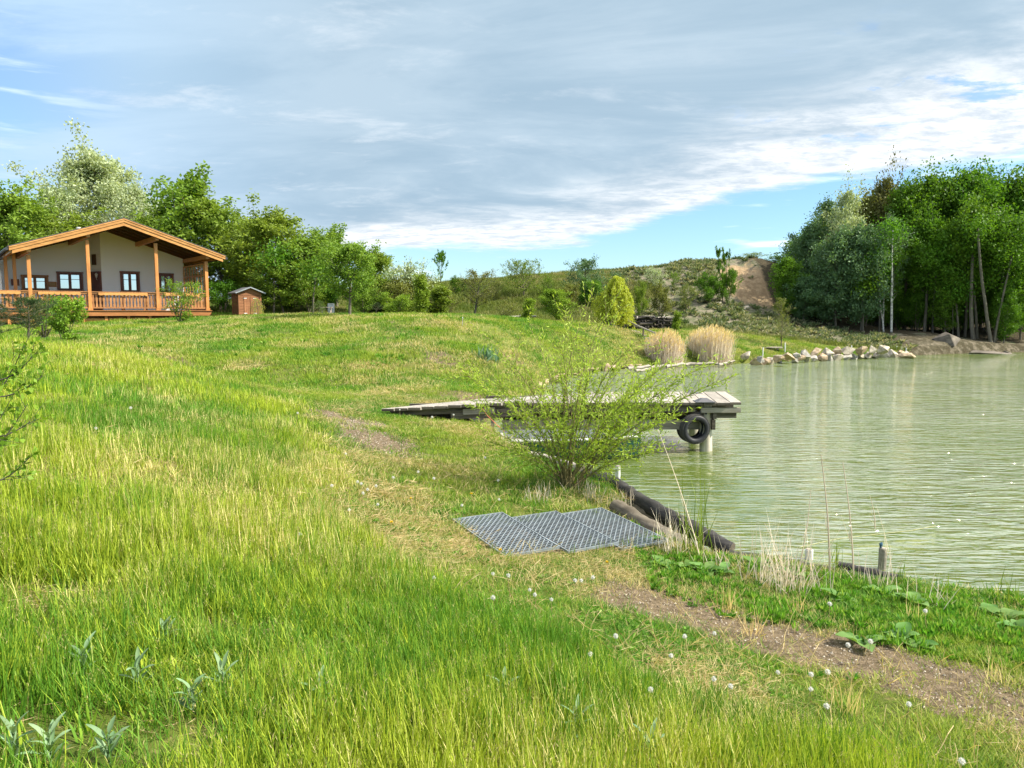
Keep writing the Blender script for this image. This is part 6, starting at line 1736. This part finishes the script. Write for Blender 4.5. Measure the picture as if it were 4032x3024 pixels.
# ================================================================ SINGLE HERBS AND FLOWERS
def hit_h(px, py, h, smax=60):
    d_ = ray(px, py); s = np.linspace(1.5, smax, 2500); P = d_[None] * s[:, None]; z = HC + P[:, 2]; gg = ground(P[:, 0], P[:, 1]) + h; i = int(np.argmax(z < gg))
    return P[i, 0], P[i, 1], gg[i] - h
FL = []
def head_mesh():
    g = np.random.default_rng(4); n = 130; D = unit(g.normal(0, 1, (n, 3))); P = D * .004
    return leaf_quads(P, D, .019, .0045, g)
def stem_mb(h, r=.0022, g=rng):
    mb = MB(); b_ = g.normal(0, .02, 2); mb.tube([(0, 0, -.02), (b_[0], b_[1], h * .5), (b_[0] * 1.4, b_[1] * 1.2, h)], [r, r, r * .8], 5); return mb, np.array([b_[0] * 1.4, b_[1] * 1.2, h])
HM = None
heads_ = [(1722, 2229), (1948, 2257), (2011, 2260), (1957, 2317), (2120, 2349), (2179, 2369), (2286, 2254), (2267, 2291), (2352, 2254), (2408, 2491), (2661, 2540), (2343, 2547), (2716, 2520), (2820, 2615), (2861, 2642), (3188, 2662), (3240, 2660), (3197, 2709),
          (3564, 2741), (3262, 2812), (3776, 2933), (3660, 2416), (3267, 2365), (3412, 2493), (2797, 2465), (1420, 1896), (1451, 1920), (1435, 1908), (1489, 1913), (1295, 1920), (1358, 1793), (1639, 1853), (1899, 1817), (1961, 1893), (1957, 1939), (1420, 1956), (1579, 1620),
          (1692, 1640), (1789, 1642), (1163, 1637), (379, 1688), (515, 1622), (1380, 2010), (1560, 1880), (1700, 1900), (3330, 2560), (2540, 2680), (3050, 2590), (1830, 1990), (2100, 2290), (1500, 1990), (1180, 2080)]
dsrc = None
for i, (px, py) in enumerate(heads_):
    h = rng.uniform(.13, .24); x, y, z = hit_h(px, py, h)
    o = empty('dandelion', (x, y, z), rng.random() * 6.28, label='white dandelion seed head on a thin bare stem in the grass', cat='dandelion', group='dandelion clocks in the grass')
    if dsrc is None:
        mb, tp = stem_mb(.2); s0_ = mb.build('stem', 'dandelion_stem', o)
        hd = quads_mesh('seed_head', head_mesh(), 'dandelion_fluff', o); hd.location = tuple(tp); dsrc = (s0_, hd)
    else:
        for src in dsrc: c = src.copy(); COL.objects.link(c); c.parent = o
    dist_f = rng.uniform(.62, .88) + .25 * np.clip((y - 7) / 6, 0, 1)
    o.scale = (dist_f, dist_f, h / .2 if False else dist_f)
ysrc = None
for i, (px, py) in enumerate([(1635, 1963), (1870, 1948), (1949, 2172), (1775, 1620), (2410, 2215), (1520, 2060)]):
    x, y, z = hit_h(px, py, .11)
    o = empty('dandelion', (x, y, z), rng.random() * 6.28, label='yellow dandelion flower open low in the grass', cat='dandelion', group='yellow dandelion flowers in the grass')
    if ysrc is None:
        mb, tp = stem_mb(.11); s0_ = mb.build('stem', 'dandelion_stem', o); n = 60; a = gl.random(n) * 6.28; D = np.stack([np.cos(a), np.sin(a), gl.uniform(.1, 1.4, n)], 1)
        hd = quads_mesh('flower', leaf_quads(np.zeros((n, 3)) + tp, D, .021, .006, gl), 'dandelion_yellow', o); ysrc = (s0_, hd)
    else:
        for src in ysrc: c = src.copy(); COL.objects.link(c); c.parent = o

# bent bare stems and dry bents rising from the meadow
x, y = sample(5200, 2.2, 11); keep = (tall_amt(x, y) < .9) & ~blocked(x, y) & (rng.random(len(x)) < .40) & (herb_amt(x, y) < .9) ; x, y = x[keep], y[keep]
def make_bents(n):
    V = []
    for _ in range(n):
        b_ = gl.normal(0, .03, 3) * np.array([1, 1, 0]); d_ = unit(np.array([gl.normal(0, .4), gl.normal(0, .4), 1])); c = curve(b_, d_, gl.uniform(.12, .30), 6, -.35, .12, gl); sd = unit(gl.normal(0, 1, 3)) * .0022
        for j in range(5): V.append([c[j] - sd, c[j] + sd, c[j + 1] + sd, c[j + 1] - sd])
    return tuft([(np.array(V), gl.random(len(V)), 'grass_dry')])
s_ = rng.uniform(.6, 1.2, len(x))
scatter('dry_bents', np.stack([x, y, ground(x, y)], 1), rng.random(len(x)) * 6.28, np.stack([s_] * 3, 1), rng.random(len(x)), rng.random(len(x)), [make_bents(k_) for k_ in (2, 3, 4, 2)], rng.integers(0, 4, len(x)), label='bent dry flower stems standing in the short grass', cat='grass')

# broad leaved plants
def broad_plant(name, px, py, label, cat, m, n, L_, w, seed, up=.5, stemh=0.0, at=None):
    g = np.random.default_rng(seed); x, y, z = hit_h(px, py, .05) if at is None else at; o = empty(name, (x, y, z), 0, label=label, cat=cat)
    for i in range(n):
        a = i * 2.4 + g.normal(0, .3); zz = stemh * (i / n); el = up * g.uniform(.4, 1.5); D = unit(np.array([math.cos(a), math.sin(a), el])); sd = unit(np.cross(D, [0, 0, 1])); up_ = np.cross(sd, D)
        Ls = L_ * g.uniform(.65, 1.1); ws = w * g.uniform(.8, 1.1); base = np.array([0, 0, zz]) + D * Ls * .25; rows_ = []
        for t_ in np.linspace(0, 1, 7):
            wd = ws * math.sin(math.pi * min(1, .12 + t_ * .86)) ** .75; p = base + D * Ls * t_ - up_ * (t_ ** 2) * Ls * .28
            wv = up_ * .06 * ws * math.sin(t_ * 9 + i)
            rows_.append([p - sd * wd / 2 + up_ * wd * .22 + wv, p, p + sd * wd / 2 + up_ * wd * .22 - wv])
        V = [v for r_ in rows_ for v in r_]; f = []
        for r_ in range(6):
            for c_ in range(2): q = r_ * 3 + c_; f.append((q, q + 1, q + 4, q + 3))
        mb = MB(); tt = g.random(); mb.add(V, f, tt); st_l = [np.array([0, 0, zz * .5 - .01]), np.array([0, 0, zz]), base]; mb.tube(st_l, .003, 5, tt)
        mb.build('leaf', m, o, smooth=True)
    if stemh:
        mb = MB(); mb.tube([(0, 0, -.03), (0, 0, stemh)], [.004, .0025], 6); mb.build('stem', m, o)
    return o
for i, (px, py, lb) in enumerate([(2545, 2128, 'broad leaved plant at the right corner of the grates'), (2612, 2215, 'broad pale leaves left of the dark log foot'), (2700, 2222, 'two large pale leaves above the bare earth'), (2780, 2240, 'round ribbed leaf plant above the start of the earth path'), (2840, 2248, 'folded pale leaf plant right of the ribbed one'),
                                  (2985, 2215, 'dark broad leaf under the yellow weed'), (3120, 2250, 'dark round leaf plant between the dry stalks'), (3395, 2520, 'blue green leaf plant on the edge of the earth path'), (3545, 2500, 'upright heart shaped leaf beside the earth path'), (3620, 2530, 'wide pale leaf lying over the path edge'),
                                  (3320, 2350, 'crinkled grey green leaves behind the white seed head'), (3480, 2320, 'leaf plant at the foot of the grey round post'), (3960, 2420, 'big dark leaves at the right edge by the water'), (4010, 2460, 'shiny broad leaf cluster cut by the right picture edge'), (3600, 2360, 'broad leaf in front of the half buried log'), (3880, 2400, 'small broad leaf clump near the right shore')]):
    broad_plant('broad_leaf_plant', px, py, lb, 'plant', 'leaf_dock', 4 + i % 3, .15, .115, i + 50, .55)
for i, (px, py, lb) in enumerate([(545, 2690, 'grey green upright leaf shoot in the long grass at lower left'), (880, 2700, 'pair of grey green leaf shoots left of the picture bottom centre'), (330, 2640, 'small grey green shoot in the straw at lower left'), (60, 2960, 'large grey green leaf shoot in the bottom left corner'), (200, 2985, 'grey green leaves next to the bottom left corner'),
                                  (1255, 2770, 'grey green shoot in the straw patch near the bottom'), (760, 2780, 'slender grey green shoot beside the straw patch'), (2560, 2980, 'grey green shoot at the bottom right of the long grass'), (2270, 2870, 'grey green leaves deep in the long grass'), (1985, 2740, 'bluish leafy shoot in the middle of the long grass'), (430, 2985, 'grey green shoot at the bottom edge'), (650, 2540, 'broad pointed leaves standing in the long grass')]):
    broad_plant('grey_leaf_shoot', px, py, lb, 'plant', 'leaf_grey', 12, .085, .022, i + 90, 1.5, .13)

def blade_clump(name, px, py, label, n, h0, h1, w, m, spread=.05, lean=.3, seed=1, at=None, cat='grass clump', grp=None):
    g = np.random.default_rng(seed); x, y, z = hit_h(px, py, .02) if at is None else at; z = max(z, -.05); o = empty(name, (x, y, z), 0, label=label, cat=cat, group=grp)
    V = []
    for _ in range(n):
        a = g.random() * 6.28; b_ = np.array([g.normal(0, spread), g.normal(0, spread), -.03]); ln = abs(g.normal(0, lean)); h = g.uniform(h0, h1); c = curve(b_, np.array([math.cos(a) * ln, math.sin(a) * ln, 1]), h, 8, -.25 * g.random() * (h / h1), .05, g)
        sd = unit(np.cross(c[-1] - c[0], g.normal(0, 1, 3))) * w / 2; ws = [1, 1, 1, .95, .85, .7, .4, .08]
        for j in range(7): V.append([c[j] - sd * ws[j], c[j] + sd * ws[j], c[j + 1] + sd * ws[j + 1], c[j + 1] - sd * ws[j + 1]])
    quads_mesh('blades', np.array(V), m, o, np.repeat(g.random(n), 7)); return o
blade_clump('iris_clump', 1912, 1412, 'blue green iris clump on the grassy slope left of the willow', 40, .35, .6, .045, 'iris_leaf', .22, .25, 1)
blade_clump('iris_clump', 1955, 1425, 'smaller blue green iris tuft beside the iris clump', 14, .2, .35, .04, 'iris_leaf', .15, .3, 2)
blade_clump('sedge_tuft', 2745, 2178, 'long green arching sedge blades leaning over the dark log', 26, .55, 1.0, .010, 'leaf_green', .06, .30, 3)
blade_clump('sedge_tuft', 2640, 2165, 'dry straw coloured blades between the brown logs', 60, .2, .55, .007, 'reed_straw', .09, .35, 4)
for i, (px, py, n, h1, lb) in enumerate([(2990, 2290, 34, .75, 'dry arching grass clump right of the dark log foot'), (3080, 2310, 46, .62, 'dense dry grass clump beside the white capped pipe'), (3160, 2320, 40, .8, 'tangled dry stems left of the tallest stalks'), (3440, 2300, 26, .5, 'dry grass at the foot of the grey round post'), (3650, 2370, 20, .38, 'small dry tuft at the shore right of the grey post'), (2440, 2000, 46, .35, 'matted dry grass under the willow by the log'), (2330, 1960, 40, .35, 'dry grass tuft at the willow foot'), (2120, 1965, 40, .32, 'dry stems left of the willow foot'), (2850, 2235, 26, .5, 'sparse dry blades beside the log foot')]):
    blade_clump('dry_grass_clump', px, py, lb, n, h1 * .35, h1, .006, 'reed_straw', .09, .42, 20 + i)
for i, (px, py, n, h1, lb) in enumerate([(2950, 2490, 22, .30, 'fan of thick bare yellow stems left of the path'), (2865, 2400, 20, .33, 'splayed pale stems in the lush herbs'), (3140, 2400, 12, .28, 'reddish dry stems behind the path'), (3600, 2440, 14, .3, 'orange brown stems in the herb strip'), (3920, 2680, 14, .26, 'cluster of bare stems at the right edge'), (3330, 2800, 18, .3, 'upright bare stems among the white seed heads'), (2100, 2180, 8, .22, 'thin reddish stems in front of the grates')]):
    blade_clump('bare_stem_cluster', px, py, lb, n, h1 * .5, h1, .005, 'reed_plume', .035, .35, 40 + i)
for i, (px, py, n, h1, lb) in enumerate([(3290, 2250, 14, .45, 'green reed blades beside the tallest stalk'), (3560, 2300, 9, .36, 'few green blades at the water right of the grey post'), (3740, 2350, 8, .34, 'thin green blades in front of the open water'), (3960, 2375, 14, .40, 'pale green upright stems near the right edge')]):
    blade_clump('green_reed_tuft', px, py, lb, n, h1 * .5, h1, .008, 'leaf_green', .05, .22, 60 + i)
# tallest stalks
def stalk(x0, y0, x1, y1, r, label):
    x, y, z = hit_h(x0, y0, .02); z = max(z, 0); T0 = atY(x1, y1, y) - np.array([x, y, z]); o = empty('dry_reed_stalk', (x, y, z), 0, label=label, cat='reed stalk'); g = np.random.default_rng(x0)
    ts = np.linspace(0, 1, 8)[:, None]; c = T0 * ts + np.array([.02, 0, 0]) * np.sin(ts * 3.1); c[0, 2] = -.05; mb = MB(); mb.tube(c, np.linspace(r, r * .35, 8), 6); mb.build('stem', 'reed_straw', o)
    for s in range(4):
        q = g.uniform(.08, .5); p = T0 * q; c2 = curve(p, unit(T0) + g.normal(0, .18, 3), g.uniform(.12, .3), 5, .1, .08, g); V = []; sd = unit(g.normal(0, 1, 3)) * .006
        for j in range(4): V.append([c2[j] - sd * (1 - j / 4), c2[j] + sd * (1 - j / 4), c2[j + 1] + sd * (.75 - j / 4), c2[j + 1] - sd * (.75 - j / 4)])
        quads_mesh('dry_leaf', np.array(V), 'reed_straw', o)
stalk(3268, 2262, 3232, 1790, .0095, 'tallest straw stalk at the waterline, leftmost of the tall ones')
stalk(3362, 2268, 3318, 1820, .0085, 'tall stalk in the middle of the tall ones by the water')
stalk(3438, 2250, 3424, 1950, .007, 'tall thin stalk just left of the grey round post')
stalk(3442, 2245, 3402, 2090, .010, 'short thick broken stalk beside the grey round post')
stalk(3140, 2260, 3192, 1930, .006, 'thin stalk leaning right behind the dry tangle')
stalk(2760, 2190, 2590, 1690, .006, 'long thin straw stem arching left over the dark log')
stalk(3100, 2280, 3010, 2060, .005, 'thin stalk leaning left in the dry tangle')
stalk(3520, 2290, 3450, 1990, .003, 'hair thin dark stem right of the grey round post')

for i, (px, py, n) in enumerate([(1800, 2085, 30), (1860, 2135, 26), (1920, 2185, 30), (2010, 2215, 30), (2140, 2212, 26), (2260, 2195, 30), (2360, 2172, 26), (2470, 2150, 34), (2550, 2125, 30), (1930, 2050, 24), (2140, 2032, 26), (2330, 2028, 24), (2060, 2048, 20)]):
    blade_clump('grass_tuft', px, py, ['green tuft at the left corner of the left grate', 'green tuft on the left edge of the left grate', 'tuft growing over the front left corner of the left grate', 'green blades in front of the left grate', 'blades between the left and middle grate at the front', 'tuft before the middle grate', 'tuft at the front seam of middle and right grate', 'dense tuft in front of the right grate', 'tuft at the right front corner of the right grate', 'green tuft behind the left grate', 'green blades behind the middle grate', 'tuft behind the right grate', 'thin blades behind the seam of the left grate'][i], n, .07, .20, .006, 'leaf_green', .07, .4, 80 + i)
